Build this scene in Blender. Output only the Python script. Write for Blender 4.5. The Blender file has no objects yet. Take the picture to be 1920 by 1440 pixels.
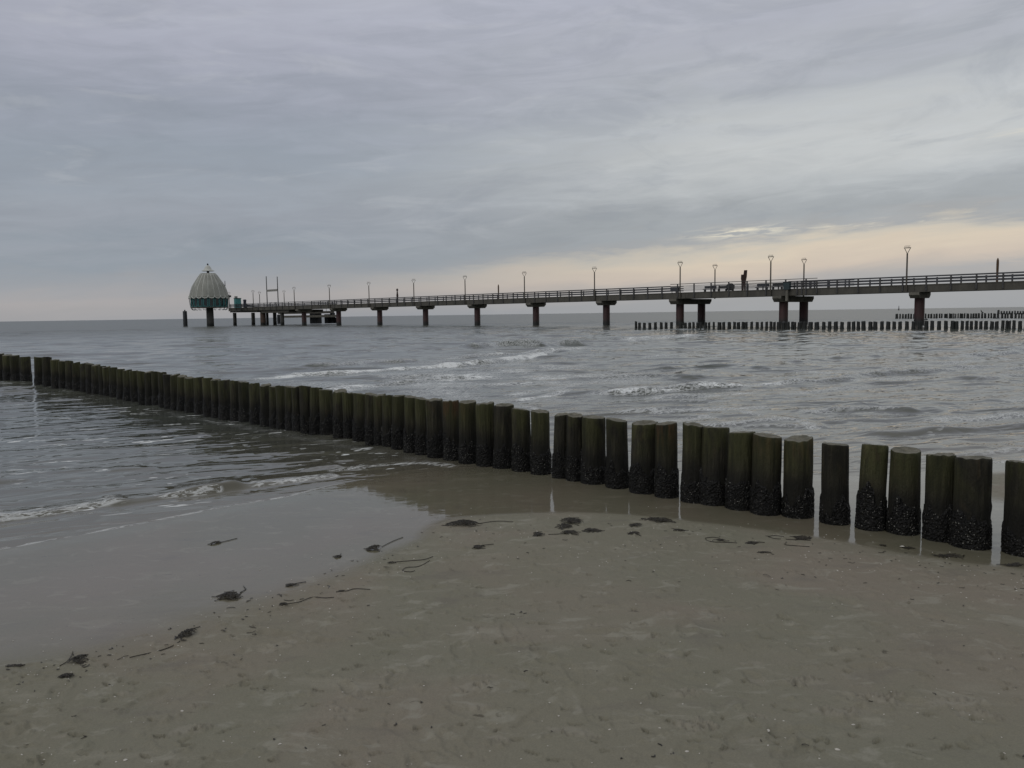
import bpy, math, random
import numpy as np
from mathutils import Vector

random.seed(7)
RNG = np.random.default_rng(7)
scene = bpy.context.scene
COL = scene.collection
R_ = math.radians

# ------------------------------------------------------------------ camera
H = 1.75
F = 1500.0
PITCH = R_(4.99)
ROLL = R_(0.82)
_r0 = Vector((1, 0, 0))
_u0 = Vector((0, math.sin(PITCH), math.cos(PITCH)))
FWD = Vector((0, math.cos(PITCH), -math.sin(PITCH)))
RIGHT = _r0 * math.cos(ROLL) - _u0 * math.sin(ROLL)
UP = _u0 * math.cos(ROLL) + _r0 * math.sin(ROLL)


def ray(x, y):
    return FWD + RIGHT * ((x - 960) / F) + UP * ((720 - y) / F)


def ground(x, y, z=0.0):
    """photo pixel -> point on the horizontal plane z"""
    d = ray(x, y)
    t = (z - H) / d.z
    return Vector((d.x * t, d.y * t, z))


def at_depth(x, y, Y):
    d = ray(x, y)
    t = Y / d.y
    return Vector((d.x * t, Y, H + d.z * t))


cam_d = bpy.data.cameras.new('camera')
cam = bpy.data.objects.new('camera', cam_d)
COL.objects.link(cam)
from mathutils import Matrix
m = Matrix((RIGHT, UP, -FWD)).transposed()
cam.matrix_world = Matrix.Translation((0, 0, H)) @ m.to_4x4()
cam_d.sensor_width = 36
cam_d.sensor_fit = 'HORIZONTAL'
cam_d.lens = F / 1920 * 36
cam_d.clip_start = 0.05
cam_d.clip_end = 40000
scene.camera = cam

# ------------------------------------------------------------------ node helpers


class NB:
    def __init__(self, tree):
        self.t = tree
        self.n = tree.nodes
        self.l = tree.links

    def put(self, sock, v):
        if isinstance(v, bpy.types.NodeSocket):
            self.l.new(v, sock)
        elif v is not None:
            if sock.type == 'RGBA' and len(v) == 3:
                v = (*v, 1)
            sock.default_value = v

    def math(self, op, a, b=None, c=None, clamp=False):
        n = self.n.new('ShaderNodeMath')
        n.operation = op
        n.use_clamp = clamp
        for i, v in enumerate((a, b, c)):
            if v is not None:
                self.put(n.inputs[i], v)
        return n.outputs[0]

    def vmath(self, op, a, b=None, scale=None):
        n = self.n.new('ShaderNodeVectorMath')
        n.operation = op
        self.put(n.inputs[0], a)
        if b is not None:
            self.put(n.inputs[1], b)
        if scale is not None:
            self.put(n.inputs['Scale'], scale)
        return n.outputs[0]

    def noise(self, vec, scale, detail=4, rough=0.55, dist=0.0, typ=None):
        n = self.n.new('ShaderNodeTexNoise')
        if typ:
            n.noise_type = typ
        self.put(n.inputs['Vector'], vec)
        self.put(n.inputs['Scale'], scale)
        n.inputs['Detail'].default_value = detail
        n.inputs['Roughness'].default_value = rough
        n.inputs['Distortion'].default_value = dist
        return n.outputs[0]

    def voronoi(self, vec, scale, feature='F1', out=0):
        n = self.n.new('ShaderNodeTexVoronoi')
        n.feature = feature
        self.put(n.inputs['Vector'], vec)
        self.put(n.inputs['Scale'], scale)
        return n.outputs[out]

    def ramp(self, fac, stops, interp='LINEAR'):
        n = self.n.new('ShaderNodeValToRGB')
        cr = n.color_ramp
        cr.interpolation = interp
        while len(cr.elements) < len(stops):
            cr.elements.new(1.0)
        for e, (p, c) in zip(cr.elements, stops):
            e.position = p
            if not hasattr(c, '__len__'):
                c = (c, c, c)
            e.color = (*c, 1)
        self.put(n.inputs[0], fac)
        return n.outputs[0]

    def maprange(self, v, a, b, c=0.0, d=1.0, smooth=True):
        n = self.n.new('ShaderNodeMapRange')
        if smooth:
            n.interpolation_type = 'SMOOTHSTEP'
        self.put(n.inputs[0], v)
        for i, q in zip((1, 2, 3, 4), (a, b, c, d)):
            self.put(n.inputs[i], q)
        return n.outputs[0]

    def mix(self, fac, a, b, blend='MIX'):
        n = self.n.new('ShaderNodeMix')
        n.data_type = 'RGBA'
        n.blend_type = blend
        self.put(n.inputs[0], fac)
        self.put(n.inputs[6], a)
        self.put(n.inputs[7], b)
        return n.outputs[2]

    def sep(self, v):
        n = self.n.new('ShaderNodeSeparateXYZ')
        self.put(n.inputs[0], v)
        return n.outputs

    def comb(self, x, y, z):
        n = self.n.new('ShaderNodeCombineXYZ')
        for i, v in enumerate((x, y, z)):
            self.put(n.inputs[i], v)
        return n.outputs[0]

    def attr(self, name):
        n = self.n.new('ShaderNodeAttribute')
        n.attribute_name = name
        return n.outputs['Fac']

    def coord(self, which='Object'):
        return self.n.new('ShaderNodeTexCoord').outputs[which]

    def pos(self):
        return self.n.new('ShaderNodeNewGeometry').outputs['Position']

    def rnd(self):
        return self.n.new('ShaderNodeObjectInfo').outputs['Random']

    def bump(self, height, strength=0.3, distance=0.01, normal=None):
        n = self.n.new('ShaderNodeBump')
        self.put(n.inputs['Strength'], strength)
        self.put(n.inputs['Distance'], distance)
        self.put(n.inputs['Height'], height)
        if normal is not None:
            self.put(n.inputs['Normal'], normal)
        return n.outputs[0]

    def bsdf(self, **kw):
        n = self.n.new('ShaderNodeBsdfPrincipled')
        for k, v in kw.items():
            self.put(n.inputs[k.replace('_', ' ')], v)
        o = self.n.new('ShaderNodeOutputMaterial')
        self.l.new(n.outputs[0], o.inputs[0])
        return n


def new_mat(name):
    mt = bpy.data.materials.new(name)
    mt.use_nodes = True
    mt.node_tree.nodes.clear()
    return mt, NB(mt.node_tree)


# ------------------------------------------------------------------ world / light
SUN_EL, SUN_AZ = R_(38), R_(-125)      # azimuth from +Y, clockwise
world = bpy.data.worlds.new('World')
scene.world = world
world.use_nodes = True
world.node_tree.nodes.clear()
W = NB(world.node_tree)
d = W.coord('Generated')
sx, sy, sz = W.sep(d)
az = W.math('ARCTAN2', sx, sy)
el = W.math('ARCSINE', sz)
e2 = W.math('SUBTRACT', el, W.math('MULTIPLY', az, 0.042))
# wandering cloud edges
c1 = W.comb(W.math('MULTIPLY', az, 3.2), W.math('MULTIPLY', e2, 17.0), 3.1)
n1 = W.noise(c1, 1.0, 7, 0.56, 0.6)
c2 = W.comb(W.math('MULTIPLY', az, 8.5), W.math('MULTIPLY', e2, 46.0), 8.4)
n2 = W.noise(c2, 1.0, 7, 0.6, 0.9)
c3 = W.comb(W.math('MULTIPLY', az, 1.1), W.math('MULTIPLY', e2, 6.5), 1.7)
n3 = W.noise(c3, 1.0, 4, 0.5, 0.2)
low = W.maprange(e2, 0.015, 0.12, 0.25, 1.0)
eh = W.math('ADD', e2, W.math('MULTIPLY', W.math('MULTIPLY', W.math('SUBTRACT', n1, 0.5), 0.125), low))
eh = W.math('ADD', eh, W.math('MULTIPLY', W.math('MULTIPLY', W.math('SUBTRACT', n2, 0.5), 0.05), low))
fac = W.math('MULTIPLY', W.math('ADD', eh, 0.02), 1.0 / 0.62, clamp=True)


def S(e):
    return (e + 0.02) / 0.62


right = W.ramp(fac, [
    (S(-0.02), (.36, .37, .385)), (S(0.004), (.37, .375, .385)), (S(0.020), (.44, .42, .41)),
    (S(0.034), (.62, .53, .45)), (S(0.052), (.70, .60, .48)), (S(0.062), (.60, .55, .47)), (S(0.072), (.40, .405, .41)),
    (S(0.088), (.385, .405, .42)), (S(0.112), (.40, .42, .435)), (S(0.140), (.49, .51, .52)),
    (S(0.175), (.545, .56, .56)), (S(0.205), (.51, .53, .545)), (S(0.235), (.435, .455, .485)), (S(0.30), (.46, .475, .525)),
    (S(0.36), (.42, .435, .50)), (S(0.44), (.43, .445, .50)), (S(0.6), (.44, .45, .47))])
left = W.ramp(fac, [
    (S(-0.02), (.30, .32, .355)), (S(0.004), (.315, .33, .36)), (S(0.022), (.37, .365, .375)),
    (S(0.040), (.40, .385, .39)), (S(0.056), (.345, .355, .38)), (S(0.085), (.29, .325, .37)), (S(0.12), (.325, .35, .395)),
    (S(0.15), (.33, .36, .405)), (S(0.19), (.305, .34, .39)), (S(0.25), (.335, .36, .42)), (S(0.32), (.40, .415, .485)),
    (S(0.38), (.43, .445, .51)), (S(0.45), (.43, .445, .50)), (S(0.6), (.44, .45, .47))])
side = W.maprange(az, -0.32, 0.30)
sky = W.mix(side, left, right)
# brightness structure of the cloud sheet
amp = W.maprange(e2, 0.03, 0.12, 0.35, 1.0)
v = W.math('ADD', W.math('MULTIPLY', W.math('SUBTRACT', n3, 0.5), 0.40), W.math('MULTIPLY', W.math('SUBTRACT', n2, 0.5), 0.24))
v = W.math('ADD', 1.0, W.math('MULTIPLY', v, amp))
sky = W.mix(1.0, sky, W.comb(v, v, v), 'MULTIPLY')
# darker wisps and paler rifts with softer, patchier outlines
c4 = W.comb(W.math('MULTIPLY', az, 5.0), W.math('MULTIPLY', e2, 20.0), 21.3)
n4 = W.noise(c4, 1.0, 7, 0.62, 1.0)
wisp = W.math('MULTIPLY', W.maprange(n4, .49, .66, 0, .21), W.maprange(e2, .05, .10))
sky = W.mix(wisp, sky, (.25, .275, .32))
c5 = W.comb(W.math('MULTIPLY', az, 7.5), W.math('MULTIPLY', e2, 33.0), 33.7)
n5 = W.noise(c5, 1.0, 7, 0.6, 0.8)
rift = W.math('MULTIPLY', W.maprange(n5, .53, .70, 0, .15), W.maprange(e2, .06, .12))
sky = W.mix(rift, sky, (.60, .61, .62))


# small torn openings in the cloud above the warm band
def gap(a0, e0, sa, se, lo=0.52, hi=0.72):
    da = W.math('DIVIDE', W.math('SUBTRACT', az, a0), sa)
    de = W.math('DIVIDE', W.math('SUBTRACT', e2, e0), se)
    q = W.math('ADD', W.math('MULTIPLY', da, da), W.math('MULTIPLY', de, de))
    g = W.math('POWER', 2.718, W.math('MULTIPLY', q, -1.0))
    c = W.comb(W.math('MULTIPLY', az, 26.0), W.math('MULTIPLY', e2, 210.0), a0 * 50)
    nn = W.noise(c, 1.0, 5, 0.6, 0.6)
    return W.math('MULTIPLY', g, W.maprange(nn, lo, hi))


g = W.math('ADD', W.math('MULTIPLY', gap(0.277, 0.081, 0.05, 0.006, .40, .66), 1.15), W.math('MULTIPLY', gap(0.42, 0.077, 0.09, 0.005, .48, .75), 0.8))
g = W.math('ADD', g, W.math('MULTIPLY', gap(0.60, 0.155, 0.07, 0.006, .42, .75), 0.45))
g = W.math('MINIMUM', g, 1.0)
sky = W.mix(g, sky, (.80, .74, .60))
dk = W.math('MULTIPLY', gap(0.55, 0.024, 0.10, 0.004, .35, .6), 0.6)
dk = W.math('ADD', dk, W.math('MULTIPLY', gap(0.43, 0.013, 0.10, 0.007, .2, .5), 0.9), clamp=True)
sky = W.mix(dk, sky, (.40, .405, .42))
nish = W.n.new('ShaderNodeTexSky')
nish.sky_type = 'NISHITA'
nish.sun_disc = False
nish.sun_elevation = SUN_EL
nish.sun_rotation = SUN_AZ % (2 * math.pi)
nsc = W.vmath('SCALE', nish.outputs[0], scale=0.07)
sky = W.mix(0.06, sky, nsc)
bg = W.n.new('ShaderNodeBackground')
W.put(bg.inputs[0], sky)
bg.inputs[1].default_value = 1.0
wo = W.n.new('ShaderNodeOutputWorld')
W.l.new(bg.outputs[0], wo.inputs[0])

sun_d = bpy.data.lights.new('sun', 'SUN')
sun_d.energy = 0.5
sun_d.angle = R_(50)
sun_d.color = (1.0, 0.95, 0.88)
sun = bpy.data.objects.new('sun', sun_d)
COL.objects.link(sun)
sd = Vector((math.sin(SUN_AZ) * math.cos(SUN_EL), math.cos(SUN_AZ) * math.cos(SUN_EL), math.sin(SUN_EL)))
sun.rotation_euler = sd.to_track_quat('Z', 'Y').to_euler()

scene.view_settings.view_transform = 'Standard'
scene.view_settings.look = 'None'
scene.view_settings.exposure = 0.0
scene.view_settings.gamma = 1.0
scene.render.engine = 'CYCLES'
scene.cycles.use_denoising = True
scene.cycles.denoiser = 'OPENIMAGEDENOISE'
scene.cycles.max_bounces = 6
scene.cycles.caustics_reflective = False

# ------------------------------------------------------------------ numpy helpers


def _hash(ix, iy, seed):
    h = (ix.astype(np.int64) * 374761393 + iy.astype(np.int64) * 668265263 + seed * 974634777) & 0xFFFFFFFF
    h = ((h ^ (h >> 13)) * 1274126177) & 0xFFFFFFFF
    h = h ^ (h >> 16)
    return (h & 0xFFFFFF) / float(0xFFFFFF)


def vnoise(x, y, seed=0):
    x = np.asarray(x, float)
    y = np.asarray(y, float)
    ix, iy = np.floor(x), np.floor(y)
    fx, fy = x - ix, y - iy
    fx = fx * fx * (3 - 2 * fx)
    fy = fy * fy * (3 - 2 * fy)
    a = _hash(ix, iy, seed)
    b = _hash(ix + 1, iy, seed)
    c = _hash(ix, iy + 1, seed)
    e = _hash(ix + 1, iy + 1, seed)
    return (a * (1 - fx) + b * fx) * (1 - fy) + (c * (1 - fx) + e * fx) * fy


def fbm(x, y, seed=0, octv=4):
    s, a, t = 0, 0.5, 0
    for i in range(octv):
        s = s + a * vnoise(x * 2 ** i, y * 2 ** i, seed + i * 17)
        t += a
        a *= 0.5
    return s / t


def sstep(a, b, v):
    t = np.clip((v - a) / (b - a), 0, 1)
    return t * t * (3 - 2 * t)


def signed_dist(x, y, poly):
    """distance to a left-to-right polyline, positive on its near (right-hand) side"""
    best = np.full(x.shape, 1e9)
    sign = np.ones(x.shape)
    for (x0, y0), (x1, y1) in zip(poly[:-1], poly[1:]):
        dx, dy = x1 - x0, y1 - y0
        L2 = dx * dx + dy * dy
        t = np.clip(((x - x0) * dx + (y - y0) * dy) / L2, 0, 1)
        px, py = x - x0 - t * dx, y - y0 - t * dy
        dd = np.sqrt(px * px + py * py)
        cr = dx * (y - y0) - dy * (x - x0)
        m_ = dd < best
        best = np.where(m_, dd, best)
        sign = np.where(m_, np.where(cr > 0, -1.0, 1.0), sign)
    return best * sign


def px_poly(pts):
    return [tuple(ground(a, b)[:2]) for a, b in pts]


def smooth_poly(p, n=6):
    """Catmull-Rom through the points"""
    out = []
    P = [p[0]] + list(p) + [p[-1]]
    for i in range(1, len(P) - 2):
        a, b, c, e = (np.array(P[j]) for j in (i - 1, i, i + 1, i + 2))
        for k in range(n):
            t = k / n
            out.append(tuple(0.5 * (2 * b + (c - a) * t + (2 * a - 5 * b + 4 * c - e) * t * t + (3 * b - a - 3 * c + e) * t ** 3)))
    out.append(tuple(p[-1]))
    return out


SHORE = px_poly([(-600, 1125), (-100, 1046), (0, 1031), (130, 1008), (280, 980), (370, 962), (450, 946), (530, 934), (640, 908), (760, 892),
                 (850, 883), (905, 878), (1100, 880), (1300, 884), (1450, 886), (1590, 893), (1720, 885), (1870, 868), (1980, 858), (2300, 835), (2800, 800)])
SHORE = [(-60, -12), (-20, 0.5)] + smooth_poly(SHORE, 4) + [(30, 19), (90, 60), (400, 330)]
WET = px_poly([(-600, 1400), (-100, 1280), (0, 1262), (100, 1240), (300, 1190), (450, 1140), (600, 1080), (750, 1026), (840, 976), (1040, 962), (1180, 966),
               (1300, 980), (1400, 992), (1560, 1014), (1700, 1040), (1850, 1060), (1920, 1070), (2200, 1135)])
WET = [(-60, -30), (-12, -1.5)] + smooth_poly(WET, 4) + [(9, 1.5), (60, -30)]

# footprints and scuffs on the damp sand (world positions)
PRINTS = []
for k in range(150):
    px = random.uniform(-150, 2050)
    py = random.uniform(1060, 1500) if random.random() < .8 else random.uniform(1180, 1440)
    g_ = ground(px, py)
    PRINTS.append((g_.x, g_.y, random.uniform(0, math.pi), random.uniform(.09, .16), random.uniform(.035, .055), random.uniform(.003, .010), random.randrange(9999)))
for (px, py, ln, wd, dp) in [(890, 1311, .10, .05, .016), (1505, 1310, .12, .05, .016), (1290, 1335, .10, .05, .016), (1310, 1398, .11, .06, .018),
                             (1650, 1345, .16, .05, .018), (1570, 1375, .12, .05, .018), (1790, 1350, .14, .045, .018), (1850, 1372, .10, .04, .016), (355, 1385, .10, .05, .018),
                             (1240, 1257, .10, .04, .012), (730, 1280, .08, .03, .012), (1250, 1175, .08, .03, .01), (1700, 1215, .10, .04, .014),
                             (1860, 1250, .10, .04, .016), (900, 1350, .08, .04, .012), (640, 1350, .08, .03, .012), (1080, 1405, .11, .05, .014)]:
    g_ = ground(px, py)
    PRINTS.append((g_.x, g_.y, random.uniform(-.5, .5), ln, wd, dp, -random.randrange(9999)))
for k in range(46):
    g_ = ground(random.uniform(-50, 1980), random.uniform(1090, 1450))
    PRINTS.append((g_.x, g_.y, random.uniform(-.6, .6), random.uniform(.03, .075), random.uniform(.014, .03), random.uniform(.008, .014), -random.randrange(9999)))
for k in range(280):     # small crescent dents and worm marks
    g_ = ground(random.uniform(-80, 2000), random.uniform(1040, 1460))
    PRINTS.append((g_.x, g_.y, random.gauss(0, .5), random.uniform(.014, .04), random.uniform(.006, .013), random.uniform(.008, .016), random.randrange(9999)))


def sand_fields(x, y, detail=True):
    s = signed_dist(x, y, SHORE)
    w = signed_dist(x, y, WET)
    wob = fbm(x * 1.3, y * 1.3, 5, 4) - .5
    soft = 1 - sstep(-1.6, -.2, x)
    film = (1 - sstep(-.09 - .18 * soft, .07 + .18 * soft, w + wob * (.10 + .34 * soft))) * sstep(-.6, -.2, s)
    bank = np.exp(-(((x - 5.3) / 1.25) ** 2 + ((y - 7.55) / .95) ** 2) * 1.3)
    film = film * (1 - .85 * sstep(.25, .6, bank + wob * .3))
    z = .004 * sstep(0, .3, s) + np.where(s < 0, .05 * np.maximum(s, -40), 0)
    z = z + .026 * np.maximum(w, 0) ** 1.1 + .012 * sstep(.2, .8, bank)
    z = np.minimum(z, .3)
    dry = np.clip(1 - film * 1.25, 0, 1) * sstep(-.1, .3, s)
    rough = np.zeros_like(x)
    z = z + dry * ((fbm(x * 1.1, y * 1.1, 11, 3) - .5) * .022)
    if detail:
        z = z + dry * ((fbm(x * 5, y * 5, 21, 3) - .5) * .010 + (fbm(x * 30, y * 30, 31, 3) - .5) * .0050 + np.maximum(fbm(x * 16, y * 16, 37, 3) - .64, 0) * .07 * (fbm(x * 60, y * 60, 41, 2) + .2))
        for (cx, cy, an, ln, wd, dp, sd_) in PRINTS:
            mk = np.nonzero((np.abs(x - cx) < ln * 2.2) & (np.abs(y - cy) < ln * 2.2))[0]
            if not len(mk):
                continue
            X, Y = x[mk] - cx, y[mk] - cy
            c_, s_ = math.cos(an), math.sin(an)
            u = (X * c_ + Y * s_) / ln
            v_ = (-X * s_ + Y * c_) / wd
            q = np.sqrt(u * u + v_ * v_) + (fbm(x[mk] * 22, y[mk] * 22, abs(sd_), 3) - .5) * .8
            if sd_ >= 0:
                dz = -dp * (1 - sstep(.6, 1.0, q)) + dp * .45 * np.exp(-((q - 1.15) / .22) ** 2)
            else:      # a kicked, crumbly patch
                dz = dp * (1 - sstep(.5, 1.1, q)) * sstep(.38, .58, fbm(x[mk] * 18, y[mk] * 26, abs(sd_) + 7, 3)) * (fbm(x[mk] * 75, y[mk] * 75, abs(sd_) + 3, 2) - .42) * 3.4
                rough[mk] = np.maximum(rough[mk], 1 - sstep(.5, 1.1, q))
            z[mk] += dz * dry[mk]
    return z, film, dry, s, w, rough


def sand_z(x, y):
    return float(sand_fields(np.array([x]), np.array([y]))[0][0])


def on_sand(px, py):
    p = ground(px, py)
    for _ in range(3):
        p = ground(px, py, sand_z(p.x, p.y))
    return p


def fan_grid(az, rad):
    A, Rr = np.meshgrid(az, rad)
    x = (np.sin(A) * Rr).ravel()
    y = (np.cos(A) * Rr).ravel()
    nr, na = len(rad), len(az)
    i = np.arange(nr * na).reshape(nr, na)
    f = np.stack([i[:-1, :-1], i[:-1, 1:], i[1:, 1:], i[1:, :-1]], -1).reshape(-1, 4)[:, ::-1]
    return x, y, f, Rr.ravel()


def np_mesh(name, co, faces, attrs=None, smooth=True):
    me = bpy.data.meshes.new(name)
    nv, nf = len(co), len(faces)
    k = faces.shape[1]
    me.vertices.add(nv)
    me.vertices.foreach_set('co', np.asarray(co, np.float32).ravel())
    me.loops.add(nf * k)
    me.loops.foreach_set('vertex_index', np.asarray(faces, np.int32).ravel())
    me.polygons.add(nf)
    me.polygons.foreach_set('loop_start', np.arange(0, nf * k, k, dtype=np.int32))
    me.polygons.foreach_set('use_smooth', np.full(nf, smooth, bool))
    me.update(calc_edges=True)
    for a, vv in (attrs or {}).items():
        at = me.attributes.new(a, 'FLOAT', 'POINT')
        at.data.foreach_set('value', np.asarray(vv, np.float32))
    me.validate()
    return me


def link(name, me, mt=None, parent=None, loc=None):
    o = bpy.data.objects.new(name, me)
    COL.objects.link(o)
    if mt is not None and me is not None and len(me.materials) == 0:
        me.materials.append(mt)
    if parent is not None:
        o.parent = parent
    if loc is not None:
        o.location = loc
    return o


def tag(o, label=None, cat=None, group=None, kind=None):
    for k, v_ in (('label', label), ('category', cat), ('group', group), ('kind', kind)):
        if v_:
            o[k] = v_
    return o


def thing(name, label, cat, loc=(0, 0, 0), group=None):
    o = bpy.data.objects.new(name, None)
    COL.objects.link(o)
    o.empty_display_size = .2
    o.location = loc
    return tag(o, label, cat, group)


# ------------------------------------------------------------------ sand
mt_sand, B = new_mat('beach_sand')
p = B.pos()
film = B.attr('film')
dry = B.attr('dry')
rgh = B.attr('crumble')
big = B.noise(p, .62, 4, .55, .6)
mid = B.noise(B.vmath('MULTIPLY', p, (1.4, 3.4, 1.0)), 1.1, 5, .6, .4)
fine = B.noise(p, 130, 4, .8)
grain = B.noise(p, 620, 2, .7)
col = B.ramp(big, [(.34, (.215, .207, .155)), (.48, (.226, .212, .161)), (.64, (.246, .216, .170))])
col = B.mix(B.maprange(mid, .56, .74, 0, .55), col, (.31, .29, .232))
col = B.mix(B.maprange(mid, .44, .28, 0, .45), col, (.165, .150, .128))
vv = B.math('ADD', .66, B.math('MULTIPLY', fine, .68))
col = B.mix(1.0, col, B.comb(vv, vv, vv), 'MULTIPLY')
sm1 = B.noise(B.vmath('MULTIPLY', p, (4.2, 6.5, 1)), 1.0, 5, .62, .8)
col = B.mix(B.maprange(sm1, .55, .68, 0, .5), col, (.34, .325, .27))
dk1 = B.noise(B.vmath('MULTIPLY', p, (15, 24, 1)), 1.0, 4, .6, .6)
col = B.mix(B.math('MULTIPLY', B.maprange(dk1, .66, .74), B.maprange(sm1, .42, .52, .15, .85)), col, (.10, .09, .068))
speck = B.maprange(grain, .70, .78, 0, .55)
col = B.mix(speck, col, (.36, .34, .30))
speckd = B.maprange(B.noise(p, 330, 2, .6), .30, .24, 0, .6)
col = B.mix(speckd, col, (.07, .06, .05))
col = B.mix(B.math('MULTIPLY', rgh, .45), col, (.31, .285, .235))
wetc = B.mix(1.0, col, (.70, .68, .61), 'MULTIPLY')
col = B.mix(film, col, wetc)
bs = B.math('MULTIPLY', B.math('SUBTRACT', 1.0, film), .5)
nrm = B.bump(B.math('ADD', B.noise(p, 60, 4, .7), B.math('MULTIPLY', fine, .5)), bs, .006)
flat = B.bump(B.noise(B.vmath('MULTIPLY', p, (.8, 1.6, 1)), 6, 3, .5), .16, .010)
damp = B.maprange(B.noise(p, 1.1, 4, .6, .5), .40, .70)
coatw = B.math('ADD', film, B.math('MULTIPLY', B.math('SUBTRACT', 1.0, film), B.math('ADD', .05, B.math('MULTIPLY', damp, .16))), clamp=True)
coatr = B.math('ADD', .05, B.math('MULTIPLY', B.math('POWER', B.math('SUBTRACT', 1.0, film), .7), .40))
B.bsdf(Base_Color=col, Roughness=.85, Specular_IOR_Level=.15, Normal=nrm, Coat_Weight=coatw, Coat_Roughness=coatr, Coat_IOR=1.39, Coat_Normal=B.mix(film, nrm, flat))

a_f = np.linspace(R_(-37), R_(37), 760)
a_l = np.linspace(R_(-125), R_(-37), 60)[:-1]
azs = np.concatenate([a_l, a_f, -a_l[::-1]])
rad = np.concatenate([[0.05, .8, 1.6], np.exp(np.linspace(math.log(2.4), math.log(14), 560)), np.exp(np.linspace(math.log(14), math.log(90), 70))[1:]])
x, y, f, rr = fan_grid(azs, rad)
z, film_, dry_, s_, w_, rg_ = sand_fields(x, y)
me = np_mesh('beach_sand', np.stack([x, y, z], 1), f, {'film': film_, 'dry': dry_, 'crumble': rg_})
tag(link('beach_ground', me, mt_sand), kind='structure')

# ------------------------------------------------------------------ sea
mt_sea, B = new_mat('sea_water')
p = B.pos()
px_, py_, pz_ = B.sep(p)
foam = B.attr('foam')
shal = B.attr('shallow')
calm = B.attr('calm')
dist = B.vmath('LENGTH', p)
dn = B.n.new('ShaderNodeVectorMath')
dn.operation = 'LENGTH'
B.put(dn.inputs[0], p)
dist = dn.outputs['Value']
far = B.maprange(dist, 20, 160)
body = B.mix(B.maprange(B.noise(p, .12, 3, .5), .35, .65), (.068, .079, .070), (.084, .088, .070))
body = B.mix(shal, body, (.150, .134, .098))
# ripples, crests run along (0.86, 0.5)
ca, sa_ = math.cos(R_(24)), math.sin(R_(24))
u = B.math('ADD', B.math('MULTIPLY', px_, ca), B.math('MULTIPLY', py_, sa_))
v_ = B.math('SUBTRACT', B.math('MULTIPLY', py_, ca), B.math('MULTIPLY', px_, sa_))
rip1 = B.noise(B.comb(B.math('MULTIPLY', u, .45), v_, 0.0), 3.4, 2, .5, .6)
rip2 = B.noise(B.comb(B.math('MULTIPLY', u, .4), v_, 4.0), 1.5, 2, .5, .5)
rip3 = B.noise(B.comb(B.math('MULTIPLY', u, .35), v_, 9.0), .42, 2, .5, .3)
rough_sea = B.math('SUBTRACT', 1.0, calm)
h1 = B.math('MULTIPLY', rip1, B.math('MULTIPLY', B.maprange(dist, 14, 45, 1.0, 0.05), .052))
h2 = B.math('MULTIPLY', rip2, B.math('MULTIPLY', B.maprange(dist, 6, 26, .035, .105), B.maprange(dist, 60, 150, 1.0, .35)))
h3 = B.math('MULTIPLY', rip3, B.maprange(dist, 30, 120, .0, .36))
hh = B.math('ADD', B.math('ADD', h1, h2), h3)
nrm = B.bump(hh, B.math('ADD', .06, B.math('MULTIPLY', rough_sea, .50)), 1.0)
# broken foam
fl1 = B.noise(B.comb(B.math('MULTIPLY', u, .45), v_, 2.0), 9.0, 5, .65, 1.2)
vo = B.voronoi(B.vmath('ADD', B.comb(B.math('MULTIPLY', u, .6), v_, 0.0), B.vmath('SCALE', B.comb(fl1, fl1, 0.0), scale=.25)), 11.0, 'DISTANCE_TO_EDGE')
lace = B.maprange(vo, .16, .02)
fl2 = B.noise(B.comb(B.math('MULTIPLY', u, .55), v_, 5.0), 36.0, 3, .65, .8)
fl3 = B.noise(B.comb(B.math('MULTIPLY', u, .7), v_, 3.0), 2.4, 4, .65, 1.0)
fm = B.math('ADD', B.math('ADD', B.math('MULTIPLY', foam, .72), B.math('MULTIPLY', B.math('SUBTRACT', fl3, .5), B.maprange(dist, 8, 20, .0, 1.5))), B.math('ADD', B.math('MULTIPLY', B.math('SUBTRACT', fl1, .5), 1.7), B.math('MULTIPLY', B.math('SUBTRACT', fl2, .5), 1.5)))
fmask = B.maprange(B.math('MULTIPLY', fm, B.maprange(foam, .02, .12)), .52, .86)
lacef = B.math('MULTIPLY', B.math('MULTIPLY', lace, B.maprange(foam, .08, .45)), .55)
# stray flecks
fk = B.noise(B.comb(B.math('MULTIPLY', u, .35), v_, 7.0), 8.5, 2, .6, .4)
fz = B.noise(p, .55, 3, .6)
fleck = B.math('MULTIPLY', B.maprange(fk, .635, .675), B.math('MULTIPLY', B.maprange(fz, .43, .58), B.attr('fleck')))
fmask = B.math('MAXIMUM', B.math('MAXIMUM', fmask, lacef), fleck)
col = B.mix(fmask, body, (.84, .86, .85))
rg = B.math('ADD', B.math('ADD', .045, B.math('MULTIPLY', far, .24)), B.math('MULTIPLY', fmask, .5))
B.bsdf(Base_Color=col, Roughness=rg, IOR=1.33, Specular_IOR_Level=B.math('MULTIPLY', B.math('SUBTRACT', 1.0, fmask), .5), Normal=nrm)

a_f = np.linspace(R_(-36), R_(36), 720)
a_l = np.linspace(R_(-100), R_(-36), 60)[:-1]
azs = np.concatenate([a_l, a_f, -a_l[::-1]])
rad = np.concatenate([np.exp(np.linspace(math.log(3.2), math.log(160), 720)), np.exp(np.linspace(math.log(160), math.log(16000), 60))[1:]])
x, y, f, rr = fan_grid(azs, rad)
dr = np.where(rr < 160, rr * math.log(160 / 3.2) / 719, rr * .08)
s = signed_dist(x, y, SHORE)
off = np.maximum(-s, 0)
z = np.zeros_like(x)
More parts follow.
